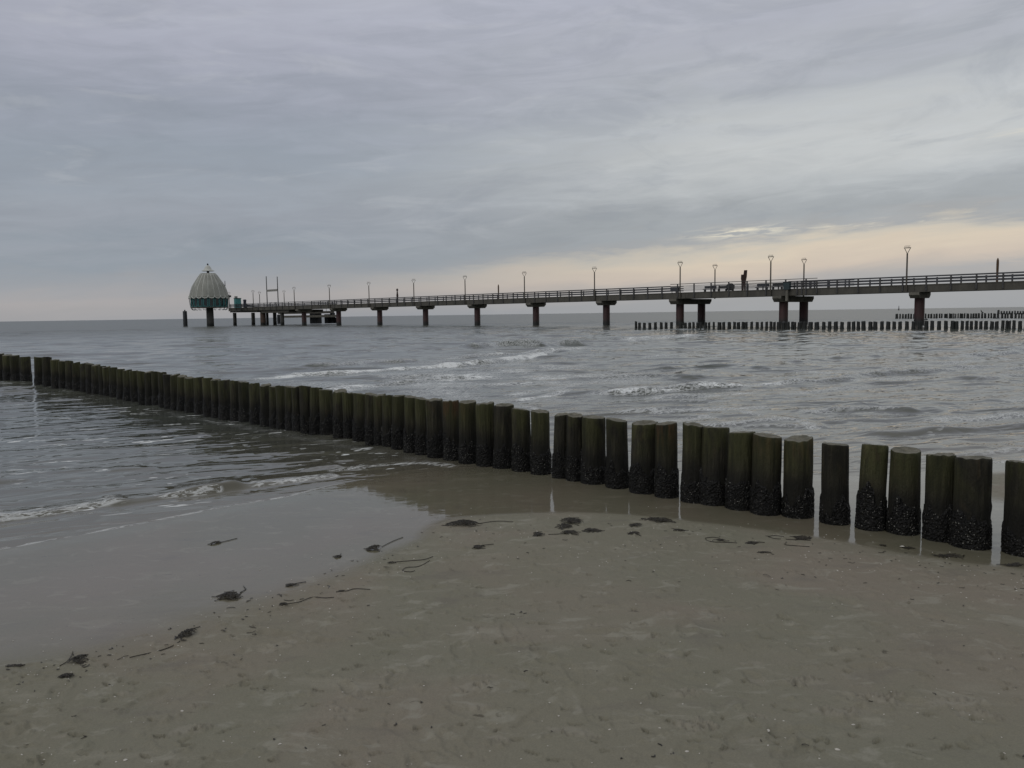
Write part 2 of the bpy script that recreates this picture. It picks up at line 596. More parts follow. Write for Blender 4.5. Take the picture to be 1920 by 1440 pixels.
# sums of small sines = wind chop
u = x * ca + y * sa_
v_ = y * ca - x * sa_
for k in range(60):
    lam = math.exp(random.uniform(math.log(.18), math.log(7.5)))
    th = random.gauss(0, .42)
    kx, ky = math.sin(th), math.cos(th)
    a0 = .040 * lam / (2 * math.pi) / math.sqrt(7) * (1.5 if lam < 1.6 else 1.0)
    wgt = np.clip(lam / (3.2 * dr) - .6, 0, 1)
    if lam > 1.2:
        wgt = wgt * sstep(.5, 6, off / lam)
    else:
        wgt = wgt * sstep(.1, 1.6, off / lam)
    z += a0 * wgt * np.sin((u * kx + v_ * ky) * 2 * math.pi / lam + random.uniform(0, 6.28) + 1.4 * vnoise(u * .35, v_ * .35, k) * 2)
# quieter in the lee of the near groyne (left of it)
P0, P1 = ground(1915, 1043), ground(65, 722)
gdx, gdy = P1.x - P0.x, P1.y - P0.y
gl = math.hypot(gdx, gdy)
lee = ((x - P0.x) * gdy - (y - P0.y) * gdx) / gl      # negative on the camera-left side
lee_m = sstep(.1, -1.0, lee) * (1 - sstep(16, 26, rr))
z *= (.62 + .38 * (1 - lee_m)) * (.35 + .65 * sstep(.3, 3.0, off)) * (0.6 + .8 * fbm(x * .12, y * .12, 77, 3))
foam_a = np.zeros_like(x)


def crest(poly, h, wf, wb, foam_amt, seed, foam_back=.5):
    """a small breaking ridge: steep toward the beach, long behind"""
    global z, foam_a
    P = np.array(poly)
    m_ = np.nonzero((x > P[:, 0].min() - 4 * wb) & (x < P[:, 0].max() + 4 * wb) & (y > P[:, 1].min() - 4 * wb) & (y < P[:, 1].max() + 4 * wb))[0]
    if not len(m_):
        return
    X, Y = x[m_], y[m_]
    wob = (fbm(X * 1.3 / max(wf, .12) * .12, Y * .25, seed, 3) - .5) * 2.2 * wf
    sdv = signed_dist(X, Y, poly) + wob
    seg = np.array([0] + list(np.cumsum(np.hypot(np.diff(P[:, 0]), np.diff(P[:, 1])))))
    L = seg[-1]
    d0 = (P[-1] - P[0]) / max(np.linalg.norm(P[-1] - P[0]), 1e-6)
    t = ((X - P[0, 0]) * d0[0] + (Y - P[0, 1]) * d0[1]) / L
    endf = sstep(-.02, .12, t) * sstep(1.02, .88, t)
    wl = np.where(sdv > 0, wf, wb)
    prof = np.exp(-(sdv / wl) ** 2)
    trough = -.30 * np.exp(-((sdv - 2.2 * wf) / (1.2 * wf)) ** 2)
    am = .55 + .9 * (fbm(t * L * .9 + seed, t * 0, seed + 5, 3) - .5) * 1.6
    z[m_] += h * (prof + trough) * endf * np.clip(am, .15, 1.5)
    if foam_amt:
        fo = np.where(sdv > 0, np.exp(-((sdv - wf * .55) / (wf * .95)) ** 2), np.exp(-(sdv / (wb * foam_back)) ** 2)) * endf
        fo = fo * np.clip(.35 + 1.5 * fbm(t * L * .8 + seed, t * 0 + 3, seed + 9, 3), 0, 1.3) * foam_amt
        foam_a[m_] = np.maximum(foam_a[m_], fo)


def pc(pts, *a, **k):
    crest(smooth_poly(px_poly(pts), 4), *a, **k)


pc([(468, 713), (560, 704), (640, 699), (720, 695)], .05, .2, .4, 1.3, 61)
pc([(612, 738), (650, 730), (700, 723)], .04, .17, .35, 1.25, 62)
pc([(980, 672), (1010, 667), (1035, 661)], .04, .2, .5, 1.25, 63)
pc([(700, 697), (800, 689), (900, 681), (990, 670)], .05, .18, .4, 1.1, 64)
# near wavelet on the left and swash
pc([(-160, 994), (0, 973), (100, 961), (200, 946), (250, 939)], .045, .08, .28, .78, 3)
pc([(190, 946), (310, 930), (400, 918), (470, 909)], .070, .095, .35, .10, 4)
pc([(290, 934), (360, 925), (420, 916)], .02, .05, .10, .55, 5)
pc([(460, 912), (560, 899), (640, 890)], .03, .07, .25, .60, 6)
pc([(600, 884), (680, 876), (780, 868), (850, 874)], .015, .06, .2, .5, 8)
pc([(560, 882), (600, 876), (640, 872)], .045, .08, .2, .2, 9)
pc([(60, 895), (160, 888), (220, 884)], .02, .10, .25, .0, 10)
pc([(-40, 905), (20, 900), (60, 898)], .02, .10, .25, .0, 12)
pc([(200, 882), (300, 876)], .015, .10, .25, .0, 13)
# beyond the groyne
pc([(455, 713), (500, 709), (560, 703), (650, 699), (760, 692), (870, 684), (950, 676), (1030, 661), (1080, 655)], .11, .19, .6, 1.05, 21)
pc([(560, 692), (650, 686), (690, 680), (750, 679)], .13, .22, 1.0, .35, 22)
pc([(800, 676), (900, 668), (960, 664), (1030, 660), (1110, 652)], .12, .25, .8, .75, 35)
pc([(600, 738), (640, 730), (700, 722), (800, 713), (860, 708), (930, 702)], .07, .16, .4, 1.0, 23)
pc([(880, 654), (930, 649), (970, 648), (1000, 649)], .34, .34, 1.2, .42, 24)
pc([(960, 649), (1040, 647), (1098, 645)], .27, .32, 1.2, .50, 25)
pc([(1165, 641), (1200, 637), (1250, 634), (1308, 629)], .18, .30, 1.0, .8, 26)
pc([(1080, 739), (1160, 738), (1250, 733), (1330, 725), (1420, 722), (1540, 715)], .12, .16, .55, .80, 27)
pc([(1480, 722), (1560, 714), (1640, 704), (1750, 696), (1940, 683)], .11, .18, .7, .28, 28)
pc([(1480, 681), (1540, 675), (1600, 672)], .10, .2, .5, .12, 29)
pc([(1560, 674), (1620, 671), (1660, 669)], .08, .2, .5, .05, 36)
pc([(1735, 673), (1770, 671), (1830, 666), (1940, 655)], .10, .2, .8, .4, 30)
pc([(1820, 713), (1880, 707), (1960, 700)], .08, .14, .5, .4, 31)
pc([(1680, 632), (1730, 630)], .14, .3, 1.2, .1, 37)
pc([(1770, 776), (1830, 771), (1880, 770), (1960, 765)], .065, .13, .5, .12, 32)
pc([(1560, 772), (1640, 770), (1720, 769)], .05, .14, .4, .0, 33)
pc([(1590, 816), (1700, 812), (1800, 806), (1960, 797)], .05, .12, .4, .08, 34)
pc([(1100, 768), (1200, 768), (1300, 770), (1420, 772)], .035, .1, .35, .12, 38)
pc([(1380, 800), (1450, 798), (1560, 800)], .03, .09, .3, .3, 39)
pc([(960, 756), (1000, 746), (1050, 737), (1070, 730)], .04, .10, .3, .95, 40)
pc([(900, 726), (940, 722), (1010, 716)], .04, .10, .3, .8, 41)
pc([(960, 762), (990, 764), (1010, 770)], .02, .06, .2, .8, 42)
pc([(1050, 712), (1130, 709), (1220, 706), (1280, 709)], .06, .15, .5, .1, 43)
pc([(1290, 690), (1360, 688), (1430, 692)], .06, .15, .5, .1, 44)
pc([(1240, 700), (1290, 698), (1340, 694)], .06, .14, .4, .6, 45)
pc([(1600, 868), (1700, 862), (1850, 850), (1960, 842)], .03, .10, .3, .3, 46)
pc([(1640, 850), (1740, 842), (1860, 838)], .03, .10, .3, .0, 47)
pc([(1380, 770), (1430, 780), (1500, 790), (1530, 806)], .015, .07, .25, .7, 48)
pc([(1830, 872), (1900, 866), (1990, 858)], .012, .05, .15, 1.0, 49)
pc([(1700, 598.5), (1800, 599.2), (1940, 599.5)], .15, .6, 1.8, .62, 50)
rs = random.Random(5)
for k in range(210):
    qx, qy = rs.uniform(-150, 2080), 622 + 190 * rs.random() ** 1.7
    g_ = ground(qx, qy)
    sdn = float(signed_dist(np.array([g_.x]), np.array([g_.y]), SHORE)[0])
    le = ((g_.x - P0.x) * gdy - (g_.y - P0.y) * gdx) / gl
    if sdn > -2.0 or (le < .4 and g_.length < 24):
        continue
    Lg = rs.uniform(.6, 2.4) * (1 + g_.length / 26)
    an = R_(rs.gauss(22, 12))
    hx, hy = math.cos(an) * Lg / 2, math.sin(an) * Lg / 2
    bow = rs.uniform(-.12, .12) * Lg
    sc = .25 + g_.length / 42
    sc = sc if qx > 900 else sc * .55
    crest([(g_.x - hx, g_.y - hy), (g_.x - hy * bow / Lg, g_.y + hx * bow / Lg), (g_.x + hx, g_.y + hy)], .048 * sc * rs.uniform(.4, 1.5), .11 * (.6 + sc), .30 * (.6 + sc),
          rs.choice([0, 0, 0, 0, .35, .6]) if qx > 950 else 0, 100 + k)

z = np.where(s > 0, -.002 - .02 * np.minimum(s, 6), z + 0)
z = np.where((s <= 0), np.maximum(z, -.9 * .05 * off), z)
edge = np.exp(-((s + .035) / .035) ** 2) * (x < -1.5) * sstep(-1.4, -2.6, x) * (.35 + 1.1 * fbm(x * 2.2, y * 2.2, 62, 3))
foam_a = np.maximum(foam_a, edge * .62)
# torn foam field left behind the breaking line
wash = np.exp(-((x - ground(890, 728).x) / 4.2) ** 2 - ((y - ground(880, 705).y) / 6.5) ** 2) * 1.1 * sstep(.30, .70, fbm(x * .6, y * .9, 91, 4))
foam_a = np.maximum(foam_a, wash * (lee > .3))
# lap of foam at the feet of the posts
lap = np.exp(-((lee + .34) / .22) ** 2) * (x < -1.0) * (x > -6.5) * (.2 + .9 * fbm(x * 1.6, y * 1.6, 44, 3)) * .28
foam_a = np.maximum(foam_a, lap)
fl_a = (1 - sstep(8, 34, rr) * .75) * np.where(lee > 0, .35, 1.0) * sstep(.05, .6, off)
shal_a = .55 * np.exp(-off / 5) + .45 * np.exp(-off / .9)
calm_a = np.clip(lee_m * .15 + np.exp(-off / .5) * .4, 0, .92)
me = np_mesh('sea', np.stack([x, y, z], 1), f, {'foam': foam_a, 'shallow': shal_a, 'calm': calm_a, 'fleck': fl_a})
tag(link('sea_water', me, mt_sea), kind='structure')

# ------------------------------------------------------------------ groyne post materials
mt_post, B = new_mat('mossy_timber')
oc = B.coord('Object')
rn = B.rnd()
sh = B.math('MULTIPLY', rn, 37.0)
ox, oy, oz = B.sep(oc)
q = B.comb(B.math('ADD', ox, sh), oy, oz)
streak = B.noise(B.vmath('MULTIPLY', q, (22, 22, 2.2)), 1.0, 5, .65, .3)
blot = B.noise(B.vmath('MULTIPLY', q, (5, 5, 2.6)), 1.0, 4, .6, .4)
fin = B.noise(B.vmath('MULTIPLY', q, (90, 90, 40)), 1.0, 3, .7)
hz = B.attr('hfrac')
wood = B.ramp(streak, [(.28, (.012, .012, .008)), (.5, (.025, .023, .015)), (.72, (.055, .050, .034))])
green = B.ramp(streak, [(.3, (.024, .026, .010)), (.55, (.052, .053, .021)), (.76, (.098, .093, .043))])
mossf = B.math('MULTIPLY', B.maprange(hz, .40, .88), B.maprange(B.math('ADD', blot, B.math('MULTIPLY', B.math('SUBTRACT', rn, .5), .26)), .30, .54))
col = B.mix(mossf, wood, green)
rust = B.math('MULTIPLY', B.attr('rust'), B.math('MULTIPLY', B.maprange(hz, .62, .95), B.maprange(streak, .40, .62)))
tone = B.math('ADD', .72, B.math('MULTIPLY', B.math('FRACT', B.math('MULTIPLY', rn, 7.31)), .62))
col = B.mix(1.0, col, B.comb(tone, tone, tone), 'MULTIPLY')
col = B.mix(rust, col, (.085, .046, .020))
pale = B.math('MULTIPLY', B.maprange(fin, .66, .80), .22)
col = B.mix(pale, col, (.16, .155, .12))
brn = B.noise(B.vmath('MULTIPLY', q, (7, 7, 3)), 1.3, 4, .6, .5)
col = B.mix(B.maprange(brn, .56, .72, 0, .6), col, (.060, .047, .026))
scr = B.noise(B.vmath('MULTIPLY', q, (60, 60, 7)), 1.0, 3, .6, .6)
col = B.mix(B.maprange(scr, .66, .76, 0, .45), col, (.11, .105, .075))
col = B.mix(B.maprange(B.math('ADD', hz, B.math('MULTIPLY', B.math('SUBTRACT', blot, .5), .35)), .62, .38, 0, .72), col, (.007, .007, .006))
nrm = B.bump(B.math('ADD', streak, B.math('MULTIPLY', fin, .5)), 1.2, .02)
B.bsdf(Base_Color=col, Roughness=.75, Specular_IOR_Level=.3, Normal=nrm)

mt_top, B = new_mat('weathered_end_grain')
oc = B.coord('Object')
rn = B.rnd()
ox, oy, oz = B.sep(oc)
wob = B.noise(oc, 9, 3, .6)
r2 = B.math('SQRT', B.math('ADD', B.math('MULTIPLY', ox, ox), B.math('MULTIPLY', oy, oy)))
ring = B.math('SINE', B.math('MULTIPLY', B.math('ADD', r2, B.math('MULTIPLY', wob, .02)), 420.0))
bl = B.noise(B.vmath('ADD', oc, B.comb(rn, rn, rn)), 14, 5, .65)
col = B.ramp(bl, [(.3, (.065, .064, .038)), (.5, (.15, .14, .10)), (.7, (.24, .225, .175))])
rv = B.math('ADD', .88, B.math('MULTIPLY', ring, .10))
col = B.mix(1.0, col, B.comb(rv, rv, rv), 'MULTIPLY')
B.bsdf(Base_Color=col, Roughness=.7, Normal=B.bump(B.math('ADD', bl, B.math('MULTIPLY', ring, .1)), .6, .012))

mt_mussel, B = new_mat('mussel_crust')
oc = B.coord('Object')
rn = B.rnd()
q = B.vmath('ADD', oc, B.comb(B.math('MULTIPLY', rn, 9.0), 0.0, 0.0))
vd = B.voronoi(q, 62)
nz = B.noise(q, 28, 4, .65)
col = B.ramp(nz, [(.3, (.004, .004, .004)), (.6, (.009, .0088, .008)), (.8, (.02, .019, .015))])
vc = B.voronoi(q, 95, 'F1', 1)
vd2 = B.voronoi(q, 95)
pat = B.maprange(B.noise(q, 9, 3, .6), .34, .52)
vcx = B.sep(vc)[0]
sp = B.math('MULTIPLY', B.math('MULTIPLY', B.math('MULTIPLY', pat, B.math('ADD', .35, B.math('MULTIPLY', rn, .65))), B.maprange(vcx, .78, .90)), B.maprange(vd2, .45, .2))
col = B.mix(B.math('MULTIPLY', sp, .85), col, (.40, .39, .35))
B.bsdf(Base_Color=col, Roughness=.55, Specular_IOR_Level=.25, Normal=B.bump(B.math('ADD', vd, nz), .9, .012))


def lathe_rings(rings, nseg, cap_top=False, cap_bot=False):
    """rings: list of (n,3) arrays"""
    co = np.concatenate(rings)
    fs = []
    for i in range(len(rings) - 1):
        for j in range(nseg):
            a = i * nseg + j
            b = i * nseg + (j + 1) % nseg
            fs.append((a, b, b + nseg, a + nseg))
    return co, np.array(fs)


def make_post(base, rad_, height, seed, label, group, near=True, rust=0.0, knob=None):
    r = random.Random(seed)
    ns = 64 if near else 20
    nh = 30 if near else 12
    th = np.linspace(0, 2 * math.pi, ns, endpoint=False)
    root = thing('groyne_post', label, 'wooden post', base, group)
    lx, ly = r.gauss(0, .011), r.gauss(0, .011)
    oval = r.uniform(.0, .05)
    ph = r.uniform(0, 6.28)
    rings, hf = [], []
    r_top = r.choice([.006, .010, .014, .020])
    tlt = r.uniform(.006, .02)
    zs = list(np.linspace(-.25, height - .014, nh))
    zs += [height - .006, height]
    bulge = knob
    for i, zz in enumerate(zs):
        t = zz / height
        rr_ = rad_ * (1.03 - .05 * t) * (1 + oval * np.cos(2 * (th - ph)))
        rr_ = rr_ * (1 + .11 * (fbm(th * 0 + np.cos(th) * 1.4 + 5, np.sin(th) * 1.4 + zz * 2.6, seed, 3) - .5))
        rr_ = rr_ + .007 * (vnoise(np.cos(th) * 9, np.sin(th) * 9 + zz * 1.2, seed + 3) - .5)
        if bulge:
            rr_ = rr_ + bulge[2] * np.exp(-((zz - bulge[1] * height) / .045) ** 2) * np.exp(-((((th - bulge[0] + math.pi) % (2 * math.pi)) - math.pi) / .5) ** 2)
        k = {len(zs) - 2: .985, len(zs) - 1: .955}.get(i, 1)
        tz = zz + (tlt * np.cos(th - ph * 2) + r_top * (vnoise(np.cos(th) * 3 + 9, np.sin(th) * 3, seed + 8) - .5)) * max(0, t) ** 6
        rings.append(np.stack([np.cos(th) * rr_ * k + lx * t, np.sin(th) * rr_ * k + ly * t, tz], 1))
        hf += [t] * ns
    co, fs = lathe_rings(rings, ns)
    me_ = np_mesh('post_trunk', co, fs, {'hfrac': hf, 'rust': [rust] * len(hf)})
    link('trunk', me_, mt_post, root)
    # cut top: slightly cupped, rough end grain with a dark heart
    rim = rings[-1]
    c_ = rim.mean(0)
    tr = [rim]
    for k, dz in ((.8, .003), (.55, .0), (.3, -.006), (.12, -.014), (.02, -.018)):
        rg_ = c_ + (rim - c_) * k
        rg_[:, 2] += dz + .006 * (vnoise(np.cos(th) * 2 + k * 9, np.sin(th) * 2, seed + 4) - .5)
        tr.append(rg_)
    co, fs = lathe_rings(tr, ns)
    link('cut_top', np_mesh('post_top', co, fs), mt_top, root)
    # mussels and barnacles on the lower part
    hc = height * r.uniform(.32, .48)
    nz_ = 30 if near else 9
    rings = []
    for i in range(nz_ + 1):
        t = i / nz_
        zz = -.12 + t * (hc + .12)
        top = zz + (fbm(np.cos(th) * 1.6 + 3, np.sin(th) * 1.6, seed + 21, 3) - .5) * .42 * t ** 1.5
        body_ = rad_ * (1.035 - .05 * top / height) * (1 + oval * np.cos(2 * (th - ph)))
        g_ = .002 + .010 * RNG.random(ns) * (1 if near else .8) + .006 * vnoise(np.cos(th) * 4, np.sin(th) * 4 + zz * 8, seed + 31)
        g_ = g_ * (1 - sstep(.80, 1.0, np.full(ns, t))) - .022 * sstep(.84, 1.0, np.full(ns, t))
        rr_ = body_ + g_
        tt = zz / height
        rings.append(np.stack([np.cos(th) * rr_ + lx * tt, np.sin(th) * rr_ + ly * tt, top], 1))
    co, fs = lathe_rings(rings, ns)
    link('mussel_crust', np_mesh('mussel_crust', co, fs, smooth=False), mt_mussel, root)
    return root


ONES = 'zeroth first second third fourth fifth sixth seventh eighth ninth tenth eleventh twelfth thirteenth fourteenth fifteenth sixteenth seventeenth eighteenth nineteenth'.split()
TENS = {2: ('twentieth', 'twenty'), 3: ('thirtieth', 'thirty'), 4: ('fortieth', 'forty'), 5: ('fiftieth', 'fifty'), 6: ('sixtieth', 'sixty'), 7: ('seventieth', 'seventy'), 8: ('eightieth', 'eighty')}


def ordinal(n):
    if n < 20:
        return ONES[n]
    t, u_ = divmod(n, 10)
    return TENS[t][0] if u_ == 0 else TENS[t][1] + '-' + ONES[u_]


# (left, right, top) of each post of the near row in the photograph, from right to left
NEAR = [(1884, 1942, 868), (1786, 1850, 858), (1735, 1787, 853), (1665, 1720, 844), (1607, 1655, 835), (1540, 1590, 833), (1469, 1522, 822), (1407, 1463, 816),
        (1362, 1413, 810), (1311, 1365, 802), (1277, 1322, 796), (1229, 1271, 794), (1182, 1233, 792), (1136, 1180, 787), (1090, 1137, 782), (1062, 1096, 778),
        (1037, 1068, 777), (996, 1033, 771), (961, 998, 767), (925, 963, 759), (895, 930, 756), (862, 896, 753), (833, 864, 752), (803, 835, 749), (780, 807, 747),
        (758, 784, 744), (736, 761, 742), (719, 741, 742), (704, 726, 741), (688, 709, 739), (662, 690, 738), (647, 667, 736), (626, 653, 733), (601, 628, 731), (581, 606, 727),
        (565, 588, 724), (550, 570, 725), (536, 556, 725), (521, 539, 724), (508, 525, 725), (489, 510, 722), (470, 491, 719), (449, 471, 716), (434, 452, 714.5), (412, 436, 713),
        (399, 417, 711.5), (383, 403, 709), (366, 385, 707.5), (348, 367, 708), (333, 351, 705), (322, 340, 702.5), (309, 327, 702), (299, 315, 698), (287, 302, 697), (274, 290, 697),
        (261, 277, 696), (247, 263, 695), (232, 249, 694), (220, 236, 692), (207, 223, 689), (196, 211, 688), (187, 203, 686.5), (174, 190, 684.5), (163, 179, 682), (153, 168, 681),
        (138, 153, 680), (125, 140, 677), (112, 127, 677), (98, 114, 674.5), (82, 99, 670), (66, 84, 670), (40, 59, 669), (22, 39, 666.5), (8, 25, 665.5), (-6, 10, 664), (-22, -5, 663), (-38, -20, 661), (-54, -36, 660)]
BASE = [(-60, 710), (0, 713.5), (58, 718.5), (66, 722), (132, 731), (174, 738), (222, 747), (266, 757), (309, 765), (366, 776), (412, 785), (449, 791), (508, 801), (551, 809),
        (614, 817), (640, 821), (675, 827), (720, 838), (747, 843), (771, 848), (793, 853), (818, 859), (848, 864), (879, 870), (912, 875), (944, 879), (979, 885), (1014, 891), (1052, 898),
        (1078, 903), (1113, 909), (1158, 917), (1207, 927), (1250, 935), (1300, 944), (1338, 949), (1388, 958), (1435, 967), (1495, 973), (1565, 985), (1631, 996), (1692, 1004), (1761, 1017), (1818, 1031), (1913, 1044)]
bx = [b[0] for b in BASE]
by = [b[1] for b in BASE]
LOOKS = {
    1: 'thick dark post cut off by the right photo edge',
    2: 'broad post with a swollen knob, touching its left neighbour near the right photo edge',
    3: 'dark post pressed against the broad knobbed post near the right photo edge',
    4: 'post with a dark hole in its pale cut top, sand showing either side',
    5: 'slim green-flanked post with clear gaps, second left of the knobbed pair',
    6: 'slim dark post standing clear in the widest gap of the row',
    7: 'dark post with a rust-streaked rim just left of the widest gap',
    8: 'stout post with brownish pale top, partly hiding its left neighbour',
    9: 'green post half hidden behind the stout brown-topped post',
    10: 'stout post with the brightest green moss and a broad pale top',
    11: 'post tucked behind the left shoulder of the brightest green post',
    12: 'narrow post with an orange rust patch near its top',
    13: 'broad mossy post right of a bright full-height gap',
    14: 'dark post just left of the bright full-height gap',
    15: 'broad ragged-topped post with pale scratches low down',
    16: 'narrow post squeezed between a ragged-topped post and a slim one',
    17: 'slim post just right of a thread-like gap, mid row',
    18: 'plain brown-green post just left of the thread-like gap, mid row',
    22: 'post with yellow-green algae streaks from its rim, beside the orange one',
    23: 'post with an orange-brown stained rim in the mid row',
    33: 'grey post with a pale bare patch low on its face',
    70: 'tall post at the row corner just left of its neighbours, right side of the seaward gap',
    71: 'tall post forming the right side of the seaward gap',
    72: 'lone post forming the left side of the seaward gap'}
LOOKS[70] = 'tall post next to the one that forms the right side of the seaward gap'
for i, (xl, xr, ty) in enumerate(NEAR):
    n = i + 1
    xc = (xl + xr) / 2
    yb = float(np.interp(xc, bx, by))
    g0 = ground(xc, yb)
    dep = (Vector((g0.x, g0.y, 0)) - Vector((0, 0, H))).dot(FWD)
    rad_ = (xr - xl) / 2 * dep / F
    rad_ = min(max(rad_ * .965, .085), .16)
    hv = Vector((g0.x, g0.y, 0)).normalized()
    c = g0 + hv * rad_ * .95
    topp = at_depth(xc, ty, c.y)
    hgt = topp.z
    zb = 0.0
    g1 = min(g0.z, 0)
    lab = LOOKS.get(n)
    if not lab:
        if n <= 45:
            lab = 'mossy dark groyne post, ' + ordinal(n) + ' from the right photo edge in the near row'
        else:
            lab = 'dark groyne post, ' + ordinal(72 - n) + ' to the right of the seaward gap in the near row'
            if n > 72:
                lab = 'dark groyne post, ' + ordinal(n - 72) + ' left of the lone post at the seaward gap'
    if xr < 0:
        continue
    make_post((c.x, c.y, zb), rad_, hgt, 400 + n, lab, 'posts of the near groyne', near=n <= 36, rust={7: .35, 8: .3, 12: .7, 23: .9, 22: .25}.get(n, 0),
              knob=(math.atan2(RIGHT.y, RIGHT.x) + .0, .45, .016) if n == 2 else None)

# ------------------------------------------------------------------ far groynes
mt_far, B = new_mat('dark_wet_timber')
oc = B.coord('Object')
nz = B.noise(B.vmath('MULTIPLY', oc, (14, 14, 3)), 1.0, 4, .6)
col = B.ramp(nz, [(.3, (.006, .008, .0075)), (.7, (.018, .021, .018))])
B.bsdf(Base_Color=col, Roughness=.6, Normal=B.bump(nz, .4, .02))
FARM = []
for k in range(8):
    ns = 12
    th = np.linspace(0, 2 * math.pi, ns, endpoint=False)
    rings = []
    for zz, kk in ((-.6, 1.08), (0, 1.06), (.25, 1.06), (.4, .98), (.7, .95), (.96, .96), (1.0, .86), (1.0, .02)):
        rr_ = kk * (1 + .10 * (fbm(np.cos(th) + k, np.sin(th) + zz, 70 + k, 2) - .5))
        tz = zz + .04 * np.cos(th + k) * (zz > .9) * (kk > .1)
        rings.append(np.stack([np.cos(th) * rr_ + .09 * (k % 3 - 1) * zz, np.sin(th) * rr_, np.full(ns, zz) + (tz - zz)], 1))
    co, fs = lathe_rings(rings, ns)
    mm = np_mesh('far_post', co, fs)
    mm.materials.append(mt_far)
    FARM.append(mm)


def far_row(spec, base_a, base_b, top_a, top_b, depth_a, depth_b, name, group, tall=()):
    (xa, ya), (xb, yb) = base_a, base_b
    n_all = len(spec)
    for i, (xl, xr) in enumerate(spec):
        xc = (xl + xr) / 2
        # the row is a straight line in the world from ga to gb
        ga, gb = at_depth(xa, ya, depth_a), at_depth(xb, yb, depth_b)
        dr_ = ray(xc, ya)
        k = dr_.x / dr_.y
        t = (ga.x - k * ga.y) / ((ga.x - k * ga.y) - (gb.x - k * gb.y))
        X, Y = ga.x + (gb.x - ga.x) * t, ga.y + (gb.y - ga.y) * t
        ty = top_a + (top_b - top_a) * (xc - xa) / (xb - xa)
        for tx, tyy in tall:
            if abs(tx - xc) < 1.5:
                ty = tyy
        hgt = at_depth(xc, ty, Y).z
        hgt *= 1 + random.Random(i * 7 + n_all).uniform(-.04, .05)
        rad_ = (xr - xl) / 2 * Y / F * .96
        o = link('groyne_post', FARM[(i * 5 + n_all) % 8], None, None, (X, Y, 0))
        o.scale = (rad_, rad_, hgt)
        o.rotation_euler = (0, 0, (i * 1.7) % 6.28)
        tag(o, name(i, xc), 'wooden post', group)


SECOND = [(1190, 1195), (1196, 1202), (1205, 1211), (1215.5, 1221.5), (1226, 1232), (1237, 1243), (1246, 1252), (1256, 1262), (1273, 1280), (1282, 1288), (1290, 1296), (1298, 1303),
          (1305, 1311), (1312, 1316.5), (1320, 1326), (1327, 1332), (1336, 1340.5), (1345, 1353), (1354, 1360), (1364, 1371), (1374, 1380), (1381, 1388), (1390, 1396), (1396, 1402), (1406.5, 1412),
          (1416.5, 1423), (1426, 1431), (1434.5, 1440), (1442.5, 1448.5), (1449, 1454.5), (1456, 1464), (1466, 1473), (1474, 1481), (1483, 1488.3), (1488.3, 1493), (1495, 1503), (1505, 1512), (1515, 1524),
          (1527, 1536), (1541, 1548), (1552, 1559), (1563, 1571), (1575, 1582), (1588, 1595), (1597, 1604), (1606, 1612.5), (1615, 1623), (1628, 1636), (1637, 1645), (1650, 1657), (1661, 1669),
          (1673, 1680), (1684, 1691), (1697, 1704), (1709, 1716), (1721, 1728), (1733, 1740.5), (1744, 1751), (1757, 1764), (1770, 1777), (1782, 1790), (1790, 1797), (1801, 1807), (1810, 1816),
          (1818, 1824), (1827, 1833), (1836, 1842), (1845, 1852), (1856, 1863), (1865, 1872), (1877, 1883), (1885, 1890), (1890, 1895), (1898, 1904), (1909, 1916), (1920, 1927)]
THIRD = [(1679, 1684), (1686, 1689), (1691, 1694.5), (1696, 1700), (1701.5, 1705), (1706.5, 1710), (1712, 1716), (1717, 1721), (1723, 1727), (1729, 1732), (1734, 1737), (1739, 1742.5), (1744, 1748), (1750, 1753),
         (1754, 1758), (1760, 1763), (1764, 1767), (1770, 1773.5), (1773.5, 1777), (1779, 1782.5), (1782.5, 1786), (1787, 1789.5), (1790.5, 1793), (1795, 1797.5), (1799, 1802.5), (1802.5, 1806), (1807, 1810), (1812, 1817), (1819, 1822),
         (1823, 1827), (1828, 1832), (1833, 1837), (1839.5, 1843), (1845, 1849), (1852, 1855), (1857, 1860), (1862, 1867), (1869, 1873), (1877, 1881), (1883, 1886.5), (1888, 1891), (1894, 1899), (1902, 1906), (1909, 1912), (1914, 1917), (1919, 1922)]
FOURTH = [(1870, 1874)] + [(1876 + 5.1 * k, 1879 + 5.1 * k) for k in range(9)]
LAST2 = len(SECOND) - 1


def name2(i, xc):
    if i == 0:
        return 'slim taller end post starting the middle groyne at its seaward end'
    if i < 8:
        return 'short dark post, ' + ordinal(i) + ' right of the slim end post of the middle groyne'
    if xc < 1488:
        return 'short dark post in the middle groyne, ' + ordinal(i - 7) + ' right of its first wide gap'
    if xc < 1724:
        k = sum(1 for a, b in SECOND if (a + b) / 2 < 1724) - i
        return 'short dark post in the middle groyne, ' + ordinal(k) + ' left of the nearest pier column'
    k = i - sum(1 for a, b in SECOND if (a + b) / 2 < 1724) + 1
    return 'short dark post in the middle groyne, ' + ordinal(k) + ' right of the nearest pier column'


far_row(SECOND, (1192, 617.2), (1918, 618.5), 605, 601.5, 85, 63, name2, 'posts of the middle groyne', tall=((1192.5, 602.5),))
far_row(THIRD, (1681, 597.6), (1918, 596.3), 588.8, 587, 138, 122, lambda i, xc: ('thick end post starting the third groyne beyond the nearest pier column' if i == 0 else
        'tiny dark post in the third groyne, ' + ordinal(i) + ' right of its thick end post'), 'posts of the third groyne')
far_row(FOURTH, (1872, 588.3), (1918, 588), 583.5, 583, 205, 190, lambda i, xc: ('tall end post of the farthest groyne near the right photo edge' if i == 0 else
        'tiny dark post of the farthest groyne, ' + ordinal(i) + ' right of its tall end post'), 'posts of the farthest groyne', tall=((1872, 581.5),))

# ------------------------------------------------------------------ mesh builder for the pier


